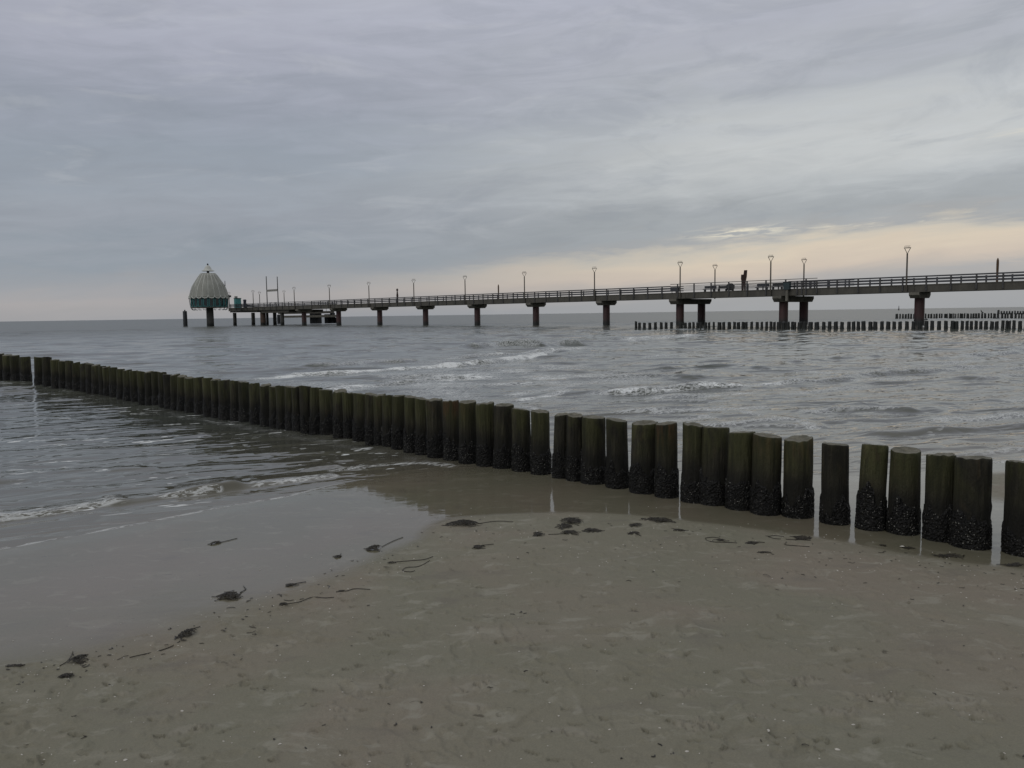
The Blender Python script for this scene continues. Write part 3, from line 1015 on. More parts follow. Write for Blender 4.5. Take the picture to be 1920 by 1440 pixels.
class MB:
    def __init__(self):
        self.v, self.f = [], []

    def add(self, vs, fs):
        b = len(self.v)
        self.v += [tuple(a) for a in vs]
        self.f += [tuple(b + i for i in q_) for q_ in fs]
        return self

    def obox(self, c, ex, ey, ez):
        """oriented box: centre and three half-axis vectors"""
        c, ex, ey, ez = map(Vector, (c, ex, ey, ez))
        vs = [c + ex * a + ey * b + ez * g_ for g_ in (-1, 1) for b in (-1, 1) for a in (-1, 1)]
        return self.add(vs, [(0, 2, 3, 1), (4, 5, 7, 6), (0, 1, 5, 4), (2, 6, 7, 3), (0, 4, 6, 2), (1, 3, 7, 5)])

    def bar(self, a, b, w, h):
        """rectangular bar from a to b, w wide (horizontal), h high"""
        a, b = Vector(a), Vector(b)
        dd = (b - a)
        side_ = Vector((-dd.y, dd.x, 0))
        side_ = side_.normalized() if side_.length > 1e-6 else Vector((1, 0, 0))
        up_ = dd.normalized().cross(side_)
        return self.obox((a + b) / 2, dd / 2, side_ * w / 2, up_ * h / 2)

    def tube(self, a, b, ra, rb=None, n=12, cap=True):
        a, b = Vector(a), Vector(b)
        rb = ra if rb is None else rb
        dd = (b - a).normalized()
        s1 = dd.orthogonal().normalized()
        s2 = dd.cross(s1)
        vs = []
        for c_, r in ((a, ra), (b, rb)):
            vs += [c_ + (s1 * math.cos(t) + s2 * math.sin(t)) * r for t in (2 * math.pi * k / n for k in range(n))]
        fs = [(k, (k + 1) % n, n + (k + 1) % n, n + k) for k in range(n)]
        if cap:
            fs += [tuple(range(n))[::-1], tuple(range(n, 2 * n))]
        return self.add(vs, fs)

    def lathe(self, prof, n=32, c=(0, 0, 0), ofs=0.0):
        vs, fs = [], []
        for r, zz in prof:
            vs += [(c[0] + r * math.cos(2 * math.pi * (k + ofs) / n), c[1] + r * math.sin(2 * math.pi * (k + ofs) / n), c[2] + zz) for k in range(n)]
        for i in range(len(prof) - 1):
            fs += [(i * n + k, i * n + (k + 1) % n, (i + 1) * n + (k + 1) % n, (i + 1) * n + k) for k in range(n)]
        fs += [tuple(range(n))[::-1], tuple(range((len(prof) - 1) * n, len(prof) * n))]
        return self.add(vs, fs)

    def build(self, name, mt, parent=None, origin=(0, 0, 0), smooth=False):
        o_ = Vector(origin)
        me_ = bpy.data.meshes.new(name)
        me_.from_pydata([tuple(Vector(q_) - o_) for q_ in self.v], [], self.f)
        if smooth:
            me_.polygons.foreach_set('use_smooth', [True] * len(me_.polygons))
            me_.update()
            try:
                me_.set_sharp_from_angle(angle=R_(40))
            except Exception:
                pass
        me_.update()
        return link(name, me_, mt, parent)


def simple_mat(name, c0, c1, scale=3.0, rough=.7, metal=0.0, stretch=(1, 1, 1), bump_=.2, extra=None):
    mt, B_ = new_mat(name)
    oc_ = B_.coord('Object')
    q_ = B_.vmath('MULTIPLY', oc_, stretch)
    nz_ = B_.noise(q_, scale, 5, .6, .3)
    nz2 = B_.noise(q_, scale * 6, 3, .6)
    cc = B_.ramp(B_.math('ADD', B_.math('MULTIPLY', nz_, .75), B_.math('MULTIPLY', nz2, .25)), [(.35, c0), (.65, c1)])
    if extra:
        cc = extra(B_, oc_, cc)
    B_.bsdf(Base_Color=cc, Roughness=rough, Metallic=metal, Normal=B_.bump(nz2, bump_, .02))
    return mt


M_conc = simple_mat('weathered_concrete', (.10, .095, .078), (.20, .19, .16), 1.2, .85)
M_beam = simple_mat('pier_edge_beam', (.065, .062, .052), (.115, .108, .09), .9, .8, stretch=(1, 1, .4))
M_rail = simple_mat('grey_railing_timber', (.045, .045, .048), (.085, .083, .082), 2.0, .75)
M_railb = simple_mat('bluish_rail_plank', (.05, .053, .062), (.08, .084, .096), 2.0, .7)


def _tide(B_, oc_, cc):
    zz = B_.sep(oc_)[2]
    return B_.mix(B_.maprange(zz, 1.1, .3), cc, (.014, .016, .014))


M_col = simple_mat('red_brown_painted_steel', (.042, .021, .020), (.082, .034, .032), 1.5, .6, stretch=(1, 1, .5), extra=_tide)
M_dcol = simple_mat('dark_concrete_column', (.05, .05, .045), (.095, .092, .085), 1.2, .8, extra=_tide)
M_bcol = simple_mat('brown_rusty_column', (.06, .04, .03), (.12, .075, .055), 1.2, .8, extra=_tide)
M_lamp = simple_mat('grey_brown_lamp_steel', (.075, .066, .052), (.11, .098, .078), 3, .45, .2)
M_lampring = simple_mat('dark_lamp_rim', (.06, .052, .042), (.09, .08, .065), 3, .4, .2)
M_white = simple_mat('pale_lamp_cover', (.5, .46, .38), (.62, .56, .48), 3, .5)
M_carve = simple_mat('dark_carved_wood', (.028, .015, .012), (.065, .034, .025), 4, .8, stretch=(4, 4, .6))
M_stake = simple_mat('brown_carved_stake', (.07, .04, .02), (.13, .078, .042), 4, .8, stretch=(4, 4, .6))
M_teal = simple_mat('teal_painted_metal', (.045, .21, .21), (.07, .28, .275), 2, .5)
M_drum = simple_mat('sea_green_panel', (.035, .13, .135), (.05, .18, .18), 2, .5)
M_tealdk = simple_mat('dark_teal_metal', (.022, .04, .045), (.035, .06, .065), 2, .5)
M_roof = simple_mat('weathered_dome_cladding', (.22, .225, .195), (.35, .355, .315), .8, .6, stretch=(1, 1, .35))
M_seam = simple_mat('pale_seam_metal', (.50, .51, .47), (.60, .61, .56), 1, .5)
M_seamdk = simple_mat('dark_seam', (.06, .055, .045), (.09, .085, .07), 1, .7)
M_glass, B = new_mat('dark_window_glass')
B.bsdf(Base_Color=(.012, .02, .022), Roughness=.08, IOR=1.5, Normal=B.bump(B.noise(B.coord('Object'), 1.2, 2), .1, .05))
M_navy = simple_mat('navy_plastic', (.012, .014, .028), (.022, .025, .045), 3, .5)
M_dark = simple_mat('blackish_board', (.018, .020, .022), (.032, .035, .038), 2, .6)
M_bench = simple_mat('dark_blue_grey_panel', (.035, .038, .047), (.055, .06, .07), 2, .6)
M_sign = simple_mat('pale_grey_sign_panel', (.24, .235, .215), (.33, .32, .29), 2, .6)
M_mast = simple_mat('grey_steel_mast', (.07, .07, .072), (.11, .11, .112), 3, .5, .3)

# ------------------------------------------------------------------ pier frame of reference
DP = 84.0
SP = .1161
A_ = at_depth(1724, 578, DP)
B_e = at_depth(570, 594.6, DP * (1 + 9 * SP))
A_.z = B_e.z = 0
SPAN = (B_e - A_) / 9
SL = SPAN.length
U = SPAN.normalized()
V = Vector((U.y, -U.x, 0))
if V.y < 0:
    V = -V                       # away from the beach camera
ZR, ZD, ZB = 5.08, 4.13, 3.42     # rail top, deck top, beam underside
HW = 1.5


def pp(t, w=0.0, zz=0.0):
    """pier point: t spans from the nearest column, w metres across, height"""
    q_ = A_ + SPAN * t + V * w
    return Vector((q_.x, q_.y, zz))


def t_of(x_, w=0.0, y_=590):
    dr_ = ray(x_, y_)
    k = dr_.x / dr_.y
    o_ = A_ + V * w
    # (o.x + t sx) = k (o.y + t sy)
    return (k * o_.y - o_.x) / (SPAN.x - k * SPAN.y)


T0, T1 = -1.35, t_of(430, -HW)
pier = thing('pier', 'long grey pier on red-brown columns running out to sea on the right', 'pier', tuple(pp(0, 0, 0)))
PO = pier.location.copy()


def pb(mb, name, mt, parent=pier, **k):
    return mb.build(name, mt, parent, PO, **k)


TB0, TB1 = t_of(1527, -HW) - .02, t_of(1257, -HW)   # widened bay between two column pairs
TE0 = t_of(562, -HW)                                    # wide head at the sea end
WB, WE = 8.6, 7.6
# deck
mb = MB()
mb.obox((pp(T0) + pp(T1)) / 2 + Vector((0, 0, ZD - .13)), (pp(T1) - pp(T0)) / 2, V * (HW - .02), (0, 0, .09))
pb(mb, 'deck', M_rail)
mb = MB()
mb.obox((pp(TB0) + pp(TB1)) / 2 + V * ((HW + WB) / 2) + Vector((0, 0, ZD - .14)), (pp(TB1) - pp(TB0)) / 2, V * (WB - HW) / 2, (0, 0, .10))
pb(mb, 'deck', M_rail)
mb = MB()
mb.obox((pp(TE0) + pp(T1)) / 2 + V * ((HW + WE) / 2) + Vector((0, 0, ZD - .14)), (pp(T1) - pp(TE0)) / 2, V * (WE - HW) / 2, (0, 0, .10))
pb(mb, 'deck', M_rail)
# edge beams span by span
edges = sorted(set([T0, -1] + [k for k in range(0, 11)] + [T1]))
for a, b in zip(edges[:-1], edges[1:]):
    for w_ in (-HW, HW):
        mb = MB()
        g_ = .012 / SL
        mb.obox((pp(a) + pp(b)) / 2 + V * w_ + Vector((0, 0, (ZD - .03 + ZB) / 2)), (pp(b - g_) - pp(a + g_)) / 2, V * .16, (0, 0, (ZD - .03 - ZB) / 2))
        if w_ < 0:
            # shadow gap lip under the deck boards
            mb.obox((pp(a) + pp(b)) / 2 + V * (w_ - .05) + Vector((0, 0, ZD + .02)), (pp(b) - pp(a)) / 2, V * .15, (0, 0, .045))
        pb(mb, 'edge_beam', M_beam)
for (ta, tb, wb_) in ((TB0, TB1, WB), (TE0, T1, WE)):
    mb = MB()
    mb.obox((pp(ta) + pp(tb)) / 2 + V * wb_ + Vector((0, 0, (ZD + ZB) / 2 + .08)), (pp(tb) - pp(ta)) / 2, V * .16, (0, 0, (ZD - ZB) / 2 - .1))
    mb.obox(pp(ta, (HW + wb_) / 2, (ZD + ZB) / 2 + .08), V * (wb_ - HW) / 2, U * .16, (0, 0, (ZD - ZB) / 2 - .1))
    mb.obox(pp(tb, wb_ / 2, (ZD + ZB) / 2 + .08), V * (wb_ + HW) / 2, U * .16, (0, 0, (ZD - ZB) / 2 - .1))
    pb(mb, 'edge_beam', M_beam)
# lower stain-dark soffit joists
mb = MB()
mb.obox((pp(T0) + pp(T1)) / 2 + Vector((0, 0, ZB + .25)), (pp(T1) - pp(T0)) / 2, V * .5, (0, 0, .15))
pb(mb, 'joist', M_beam)


def cap_prism(mb, t, w0, w1, ztop, zbot, half):
    """tapered cross head: wide at the top, chamfered at both ends"""
    ch = .42
    pts = [(w0, ztop), (w0, ztop - .28), (w0 + ch, zbot), (w1 - ch, zbot), (w1, ztop - .28), (w1, ztop)]
    vs = []
    for sg in (-1, 1):
        vs += [pp(t, w_, z_) + U * half * sg for w_, z_ in pts]
    n_ = len(pts)
    fs = [tuple(range(n_)), tuple(range(n_, 2 * n_))[::-1]] + [(k, n_ + k, n_ + (k + 1) % n_, (k + 1) % n_) for k in range(n_)]
    mb.add(vs, fs)


def column(t, w_, r, mt, top, name='column'):
    mb = MB()
    base_ = pp(t, w_, 0)
    mb.lathe([(r, -1.5), (r, .55), (r * .985, .6), (r * .985, top)], 20, tuple(base_))
    return pb(mb, name, mt, smooth=True)


t_cols = [-1, 0] + [t_of(x_, 0) for x_ in (1137, 1005, 895, 798, 712, 635, 570)]
for t in t_cols:
    mb = MB()
    cap_prism(mb, t, -HW - .25, HW + .25, ZB - .004, ZB - .62, .50)
    mb.obox(pp(t, 0, ZB + .14), U * .62, V * (HW - .18), (0, 0, .10))
    pb(mb, 'cross_head', M_conc)
    column(t, 0, .50, M_col, ZB - .62)
for (xa, xb) in ((1469, 1507), (1275, 1315)):
    ta = t_of(xa, 0)
    wb_ = 5.2
    mb = MB()
    cap_prism(mb, ta, -HW - .25, wb_ + 1.6, ZB - .004, ZB - .70, .55)
    pb(mb, 'cross_head', M_conc)
    column(ta, 0.0, .52, M_col, ZB - .70)
    # the second column of the pair, where the photograph shows it
    best = min((abs(t_of(xb, w_ / 20) - ta), w_ / 20) for w_ in range(40, 160))
    column(ta, best[1], .52, M_col, ZB - .70)
# sea end columns
for (x_, w_, mt, r) in ((440, -.6, M_dcol, .42), (493, -.6, M_bcol, .62), (529, -.6, M_dcol, .42), (474.5, 5.0, M_dcol, .45), (501, 4.0, M_dcol, .3), (515, 5.0, M_dcol, .42)):
    column(t_of(x_, w_), w_, r, mt, ZB - .4)
mb = MB()
te, tf_ = t_of(429, -HW), t_of(481, -HW)
mb.obox((pp(te) + pp(tf_)) / 2 + V * (WE / 2 - HW / 2) + Vector((0, 0, ZB - .16)), (pp(tf_) - pp(te)) / 2 * .97, V * (WE + HW - .5) / 2, (0, 0, .155))
te, tf_ = t_of(486, -HW), t_of(540, -HW)
mb.obox((pp(te) + pp(tf_)) / 2 + V * (WE / 2 - HW / 2) + Vector((0, 0, ZB - .31)), (pp(tf_) - pp(te)) / 2 * .97, V * (WE + HW - .5) / 2, (0, 0, .305))
pb(mb, 'head_beam', M_beam)

# railings: one part per span on the near side with its posts as sub-parts
post_n = 0


def railing(ta, tb, w_, npost, style=0, far=False):
    global post_n
    mb = MB()
    a, b = pp(ta, w_), pp(tb, w_)
    if style == 0:
        for z_, hh_ in ((ZR - .05, .10), (ZR - .34, .18), (ZR - .64, .18)):
            hh_ = hh_ * (.65 if far else 1)
            z_ = z_ + (.05 if far else 0)
            mb.bar(a + Vector((0, 0, z_)), b + Vector((0, 0, z_)), (.12 if z_ > ZR - .1 else .06) if not far else .05, hh_)
    else:
        for z_, hh_ in ((ZR + .20, .07), (ZR - .06, .04), (ZR - .2, .035), (ZR - .34, .035), (ZR - .48, .035), (ZR - .62, .05)):
            mb.bar(a + Vector((0, 0, z_)), b + Vector((0, 0, z_)), .06, hh_)
    ro = pb(mb, 'railing', M_railb if style == 0 else M_rail)
    fm_ = MB()
    for k in range(npost):
        t = ta + (tb - ta) * (k + .5) / npost
        q_ = pp(t, w_ - (.19 if w_ < 0 else -.19))
        zl = ZB + .12 if not far else ZD
        zh = ZR - .095 if style == 0 else ZR + .16
        pm = MB() if not far else fm_
        q2 = q_ if not far else pp(t, w_)
        pm.obox(q2 + Vector((0, 0, (zl + zh) / 2)), U * .075, V * .05, (0, 0, (zh - zl) / 2))
        if not far:
            pb(pm, 'rail_post', M_rail, ro)
    if far:
        o_ = pb(fm_, 'rail_post', M_rail, ro)


wN, wF = -HW - .02, HW + .02
spans = [(T0, -1), (-1, 0), (0, 1), (1, TB0)]
for a, b in ((T0, -1), (-1, 0), (0, 1), (1, TB0)):
    nn_ = max(1, round((b - a) * 6))
    railing(a, b, wN, nn_)
    railing(a, b, wF, nn_, far=True)
railing(TB0, (TB0 + TB1) / 2, wN, 4, 1)
railing((TB0 + TB1) / 2, TB1, wN, 4, 1)
railing(TB0, TB1, WB, 9, 1, far=True)
cur = TB1
while cur < TE0 - .01:
    nxt = min(cur + 1, TE0)
    railing(cur, nxt, wN, 6 if nxt - cur > .8 else 3)
    railing(cur, nxt, wF, 6, far=True)
    cur = nxt
railing(TE0, (TE0 + T1) / 2, wN, 6)
railing((TE0 + T1) / 2, T1, wN, 6)
railing(TE0, T1, WE, 11, 0, far=True)
# end railing across the head
mb = MB()
for z_, hh_ in ((ZR - .045, .09), (ZR - .33, .13), (ZR - .62, .13)):
    mb.bar(pp(T1, -HW, z_), pp(T1, WE, z_), .06, hh_)
pb(mb, 'railing', M_railb)

# ------------------------------------------------------------------ lamps
LZ = 8.0


def make_lamp(loc, label):
    root = thing('lamp_post', label, 'street lamp', loc, 'lamp posts along the pier')
    h_ = LZ - loc[2] if False else LZ - ZB
    mb = MB()
    mb.tube((0, 0, 0), (0, 0, h_ - .62), .09, .075, 10)
    mb.build('pole', M_lamp, root, smooth=True)
    mb = MB()
    for k in range(2):
        a = math.pi * k + .12
        mb.tube((0, 0, h_ - .66), (.32 * math.cos(a), .32 * math.sin(a), h_ - .08), .030, .030, 6)
    mb.build('bracket', M_lamp, root)
    mb = MB()
    n_ = 24
    prof = [(.325, .03), (.34, .03), (.34, .075), (.325, .075)]
    vs, fs = [], []
    for r, zz in prof:
        vs += [(r * math.cos(2 * math.pi * k / n_), r * math.sin(2 * math.pi * k / n_), h_ - .10 + zz) for k in range(n_)]
    P_ = len(prof)
    for i in range(P_):
        fs += [(i * n_ + k, i * n_ + (k + 1) % n_, ((i + 1) % P_) * n_ + (k + 1) % n_, ((i + 1) % P_) * n_ + k) for k in range(n_)]
    mb.add(vs, fs)
    mb.build('lamp_ring', M_lampring, root, smooth=True)
    mb = MB()
    mb.lathe([(.02, h_ + .15), (.28, h_ + .14), (.28, h_ + .125), (.02, h_ + .125)], 24)
    for k in range(3):
        a = 2 * math.pi * k / 3 + .6
        mb.tube((.27 * math.cos(a), .27 * math.sin(a), h_ - .02), (.27 * math.cos(a), .27 * math.sin(a), h_ + .125), .012, .012, 5)
    mb.build('cover', M_white, root, smooth=True)
    return root


def copy_tree(o, parent=None):
    c_ = o.copy()
    COL.objects.link(c_)
    if parent is not None:
        c_.parent = parent
    for ch in list(o.children):
        copy_tree(ch, c_)
    return c_


LAMPS = [(1698, -HW - .32, ZB, 'nearest and tallest-looking lamp post, beside the nearest pier column'),
         (1444, -HW - .32, ZB, 'lamp post on the near rail of the wide bay, just left of the teal-grey box'),
         (1506, 7.0, ZB, 'lamp post on the far side above the right column of the nearer column pair'),
         (1340, 8.2, ZB, 'shorter-looking lamp post behind the wide bay, left of the dark octagonal board'),
         (1275, -HW - .32, ZB, 'lamp post above the left column of the farther column pair'),
         (1115, -HW - .32, ZB, 'lamp post just left of the first single column past the wide bay'),
         (984, -HW - .32, ZB, 'lamp post between two mid-pier columns, right of a bare brown stake'),
         (873, -HW - .32, ZB, 'lamp post left of the bare brown stake in the middle of the pier'),
         (777, -HW - .32, ZB, 'lamp post just right of the round-headed dark figure'),
         (693, -HW - .32, ZB, 'lamp post left of the round-headed dark figure'),
         (619, -HW - .32, ZB, 'lamp post above the end of the low landing stage'),
         (553, -HW - .32, ZB, 'lamp post right of the twin-mast sign, above the low landing stage'),
         (534, 7.0, ZB, 'shorter lamp post close to the right mast of the sign'),
         (488, 5.6, ZB, 'shorter lamp post just left of the twin-mast sign'),
         (476, -.2, ZB, 'lamp post right of the teal cabin at the pier head'),
         (431, 1.0, ZB, 'small lamp post at the pier corner beside the domed gondola')]
lamp0 = None
for (x_, w_, z_, lab) in LAMPS:
    t = t_of(x_, w_)
    q_ = pp(t, w_, ZB + .02)
    if lamp0 is None:
        lamp0 = make_lamp(tuple(q_), lab)
    else:
        c_ = copy_tree(lamp0)
        c_.location = q_
        c_['label'] = lab

# ------------------------------------------------------------------ things on the pier


def pier_thing(name, label, cat, x_, w_, group=None):
    q_ = pp(t_of(x_, w_), w_, ZD)
    return thing(name, label, cat, tuple(q_), group), q_


def zpix(x_, y_, w_):
    return at_depth(x_, y_, pp(t_of(x_, w_), w_).y).z


# forked carved figure
r_, q_ = pier_thing('wooden_sculpture', 'dark forked wooden sculpture of two leaning planks rising above the wide bay', 'sculpture', 1394, 4.0)
zt = zpix(1396, 506.5, 4.0) - ZD
k_ = pp(t_of(1394, 4.0), 4.0).y / F
mb = MB()


def plank(mb_, pts, wd, th_):
    """tapered plank through (x, z, width) stations"""
    vs, fs = [], []
    for (xx, zz, ww) in pts:
        for sy_ in (-1, 1):
            vs += [(xx - ww / 2, sy_ * th_ / 2, zz), (xx + ww / 2, sy_ * th_ / 2, zz)]
    for i in range(len(pts) - 1):
        b = i * 4
        c4 = b + 4
        fs += [(b, b + 1, c4 + 1, c4), (b + 2, c4 + 2, c4 + 3, b + 3), (b, c4, c4 + 2, b + 2), (b + 1, b + 3, c4 + 3, c4 + 1)]
    fs += [(0, 2, 3, 1), (len(vs) - 4, len(vs) - 3, len(vs) - 1, len(vs) - 2)]
    mb_.add(vs, fs)


plank(mb, [(-.05 * 3, 0, .22), (-.16, zt * .30, .24), (-.10, zt * .50, .36), (-.18, zt * .62, .34), (-.16, zt * .80, .33)], .3, .25)
plank(mb, [(.16, 0, .16), (.14, zt * .30, .2), (.06, zt * .48, .34), (.14, zt * .7, .42), (.22, zt, .36)], .3, .22)
mb.build('carved_planks', M_carve, r_)
# pointed stakes
for (x_, yt, wpx, w_, mt, lab) in ((1867, 483.5, 4.2, 1.2, M_stake, 'brown carved stake with a rounded tip near the right photo edge of the pier'),
                                   (935.3, 533, 2.5, 1.2, M_stake, 'thin bare brown stake rising above the rail mid pier')):
    r_, q_ = pier_thing('wooden_stake', lab, 'carved stake', x_, w_)
    zt = zpix(x_, yt, w_) - ZD
    rd = wpx / 2 * q_.y / F
    mb = MB()
    mb.lathe([(rd * .95, 0), (rd * .85, zt * .3), (rd, zt * .55), (rd * 1.05, zt * .78), (rd * .95, zt * .9), (rd * .6, zt * .965), (rd * .15, zt)], 10)
    mb.build('carved_shaft', mt, r_, smooth=True)
# round-headed figure
r_, q_ = pier_thing('wooden_sculpture', 'small dark round-headed carved figure standing at the rail mid pier', 'sculpture', 746, 0.9)
zt = zpix(746, 541, .9) - ZD
mb = MB()
mb.lathe([(.17, 0), (.13, zt * .3), (.2, zt * .5), (.12, zt * .75), (.1, zt * .82)], 12)
mb.build('figure_body', M_carve, r_, smooth=True)
mb = MB()
mb.lathe([(.03, zt * .81), (.15, zt * .84), (.20, zt * .91), (.15, zt * .98), (.03, zt)], 12)
mb.build('figure_head', M_carve, r_, smooth=True)
# octagonal dark board on the bay
r_, q_ = pier_thing('information_board', 'dark octagonal board on short legs behind the wide bay railing', 'board', 1369, 3.0)
kk = q_.y / F
mb = MB()
zc = zpix(1369, 538, 3.0) - ZD
vs = []
for sg in (-1, 1):
    vs += [Vector((0, 0, zc)) + U * (.62 * math.cos(a)) + Vector((0, 0, .50 * math.sin(a))) + V * .06 * sg for a in (math.pi / 8 + math.pi / 4 * k for k in range(8))]
mb.add(vs, [tuple(range(8))[::-1], tuple(range(8, 16))] + [(k, (k + 1) % 8, 8 + (k + 1) % 8, 8 + k) for k in range(8)])
mb.build('board_face', M_dark, r_)
for sg in (-1, 1):
    mb = MB()
    mb.obox(U * .3 * sg + Vector((0, 0, zc / 2 - .2)), U * .05, V * .05, (0, 0, max(.05, zc / 2 - .2)))
    mb.build('leg', M_dark, r_)


def bench(xl, xr, w_, lab, mt, hz_=.82):
    ta, tb = t_of(xl, w_), t_of(xr, w_)
    c_ = (pp(ta, w_) + pp(tb, w_)) / 2
    L = (pp(ta, w_) - pp(tb, w_)).length
    r2_ = thing('bench', lab, 'bench', (c_.x, c_.y, ZD), 'benches in the wide bay')
    mb_ = MB()
    mb_.obox(Vector((0, 0, .44)), U * L / 2, V * .24, (0, 0, .035))
    mb_.build('seat', mt, r2_)
    mb_ = MB()
    mb_.obox(V * .24 + Vector((0, 0, .68)), U * L / 2, V * .03, (0, 0, .16))
    mb_.build('backrest', mt, r2_)
    for sg in (-1, 1):
        mb_ = MB()
        mb_.obox(U * (L / 2 - .2) * sg + Vector((0, 0, .2)), U * .05, V * .2, (0, 0, .2))
        mb_.build('leg', mt, r2_)


bench(1319, 1341, 1.0, 'dark long bench behind the railing, left of the octagonal board', M_bench)
bench(1345, 1364, 2.2, 'blackish bench directly against the left of the octagonal board', M_dark)
bench(1417, 1440, 1.2, 'dark bench left of the near lamp post in the wide bay', M_bench)
bench(1446, 1468, 1.2, 'dark bench between the near lamp post and the teal-grey box', M_dark)
# teal grey box
r_, q_ = pier_thing('equipment_box', 'dark teal-grey box fixed outside the rail above the nearer column pair', 'box', 1475, -HW - .45)
r_.location.z = 0
zt_, zb_ = zpix(1475, 529.5, -HW - .45), zpix(1475, 543, -HW - .45)
mb = MB()
mb.obox((0, 0, (zt_ + zb_) / 2), U * .36, V * .22, (0, 0, (zt_ - zb_) / 2))
mb.build('box_body', M_tealdk, r_)
mb = MB()
mb.obox((0, 0, zt_ + .03), U * .40, V * .26, (0, 0, .028))
mb.build('lid', M_dark, r_)
mb = MB()
mb.obox((0, 0, (zb_ + ZB - .62) / 2), U * .14, V * .12, (0, 0, (zb_ - ZB + .62) / 2))
mb.build('bracket', M_conc, r_)
# info panels on the rail near the farther pair
r_, q_ = pier_thing('notice_panel', 'grey panel filling the railing beside the lamp over the farther column pair', 'panel', 1266, -HW - .12)
mb = MB()
mb.obox((0, 0, .5), U * .72, V * .03, (0, 0, .28))
mb.build('panel_board', M_bench, r_)
for sg in (-1, 1):
    mb = MB()
    mb.obox(U * .5 * sg + Vector((0, 0, .12)), U * .04, V * .02, (0, 0, .095))
    mb.build('bracket', M_rail, r_)
# pier head: cabin, bin, sign, clutter
w_ = 2.5
r_, q_ = pier_thing('ticket_cabin', 'bright teal cabin with pale end post on the pier head', 'cabin', 446.5, w_)
mb = MB()
kk = q_.y / F
htop = zpix(447, 559.5, w_) - ZD
mb.obox((0, 0, htop / 2), U * .46, V * .7, (0, 0, htop / 2))
mb.build('wall', M_teal, r_)
mb = MB()
mb.obox((0, 0, htop + .05), U * .58, V * .8, (0, 0, .05))
mb.build('roof', M_tealdk, r_)
mb = MB()
mb.obox(U * .74 + Vector((0, 0, (zpix(441, 555.5, w_) - ZD) / 2)), U * .22, V * .3, (0, 0, (zpix(441, 555.5, w_) - ZD) / 2))
mb.build('end_post', M_sign, r_)
r_, q_ = pier_thing('litter_bin', 'dark navy upright bin on the pier head beside the teal cabin', 'bin', 460, 2.0)
zt = zpix(460, 561.5, 2.0) - ZD
mb = MB()
mb.lathe([(.34, 0), (.36, zt * .55), (.33, zt * .8)], 14)
mb.build('bin_body', M_navy, r_, smooth=True)
mb = MB()
mb.lathe([(.40, zt * .8), (.40, zt * .92), (.3, zt), (.05, zt)], 14)
mb.build('lid', M_navy, r_, smooth=True)
# twin mast sign
wS = 1.0
qa, qb = pp(t_of(502, wS), wS, ZD), pp(t_of(522.5, wS), wS, ZD)
r_ = thing('sign_frame', 'tall twin-mast frame carrying a pale blank panel on the pier head', 'sign', tuple((qa + qb) / 2))
O_ = r_.location.copy()
za = at_depth(502, 518, qa.y).z
zb_ = at_depth(522, 518.7, qb.y).z
for q2, zt in ((qa, za), (qb, zb_)):
    mb = MB()
    mb.tube(q2 - O_, Vector((q2.x, q2.y, zt)) - O_, .12, .09, 10)
    mb.build('mast', M_mast, r_, smooth=True)
p1, p2 = at_depth(512, 542.5, (qa.y + qb.y) / 2).z, at_depth(512, 546.5, (qa.y + qb.y) / 2).z
mb = MB()
mb.obox(Vector((0, 0, (p1 + p2) / 2)) - Vector((0, 0, O_.z)), (qb - qa) / 2 * .97, V * .05, (0, 0, (p1 - p2) / 2))
mb.build('panel', M_sign, r_)
# bicycles parked at the pier head


def bicycle(x_, w_, lab):
    q2 = pp(t_of(x_, w_), w_, ZD)
    r2_ = thing('bicycle', lab, 'bicycle', tuple(q2), 'bicycles at the pier head')
    for sg in (-1, 1):
        mb_ = MB()
        n_ = 18
        for k in range(n_):
            a0, a1 = 2 * math.pi * k / n_, 2 * math.pi * (k + 1) / n_
            mb_.tube(U * (.52 * sg + .33 * math.cos(a0)) + Vector((0, 0, .34 + .33 * math.sin(a0))), U * (.52 * sg + .33 * math.cos(a1)) + Vector((0, 0, .34 + .33 * math.sin(a1))), .03, .03, 5)
        mb_.build('wheel', M_dark, r2_)
    mb_ = MB()
    a0, b0, c0, d0 = U * .52 + Vector((0, 0, .34)), U * .08 + Vector((0, 0, .32)), U * .2 + Vector((0, 0, .82)), U * -.36 + Vector((0, 0, .8))
    for e0, e1 in ((a0, b0), (a0, c0), (b0, c0), (b0, d0), (c0, d0), (d0, U * -.52 + Vector((0, 0, .34))), (d0, U * -.34 + Vector((0, 0, 1.0)))):
        mb_.tube(e0, e1, .025, .025, 6)
    mb_.build('frame', M_bench, r2_)
    mb_ = MB()
    mb_.obox(U * .22 + Vector((0, 0, .92)), U * .13, V * .07, (0, 0, .035))
    mb_.build('saddle', M_dark, r2_)
    mb_ = MB()
    mb_.tube(U * -.34 + V * -.28 + Vector((0, 0, 1.0)), U * -.34 + V * .28 + Vector((0, 0, 1.02)), .02, .02, 6)
    mb_.build('handlebar', M_dark, r2_)


bicycle(507.5, -.8, 'dark bicycle leaning by the left mast of the twin-mast sign')
bicycle(516, -.3, 'dark bicycle parked between the two masts of the sign')

# ------------------------------------------------------------------ low landing stage behind the pier head
wL = 15.0
ls = thing('landing_stage', 'low two-level landing stage on dark piles behind the pier end', 'landing stage', tuple(pp(t_of(580, wL), wL, 0)))
LO = ls.location.copy()


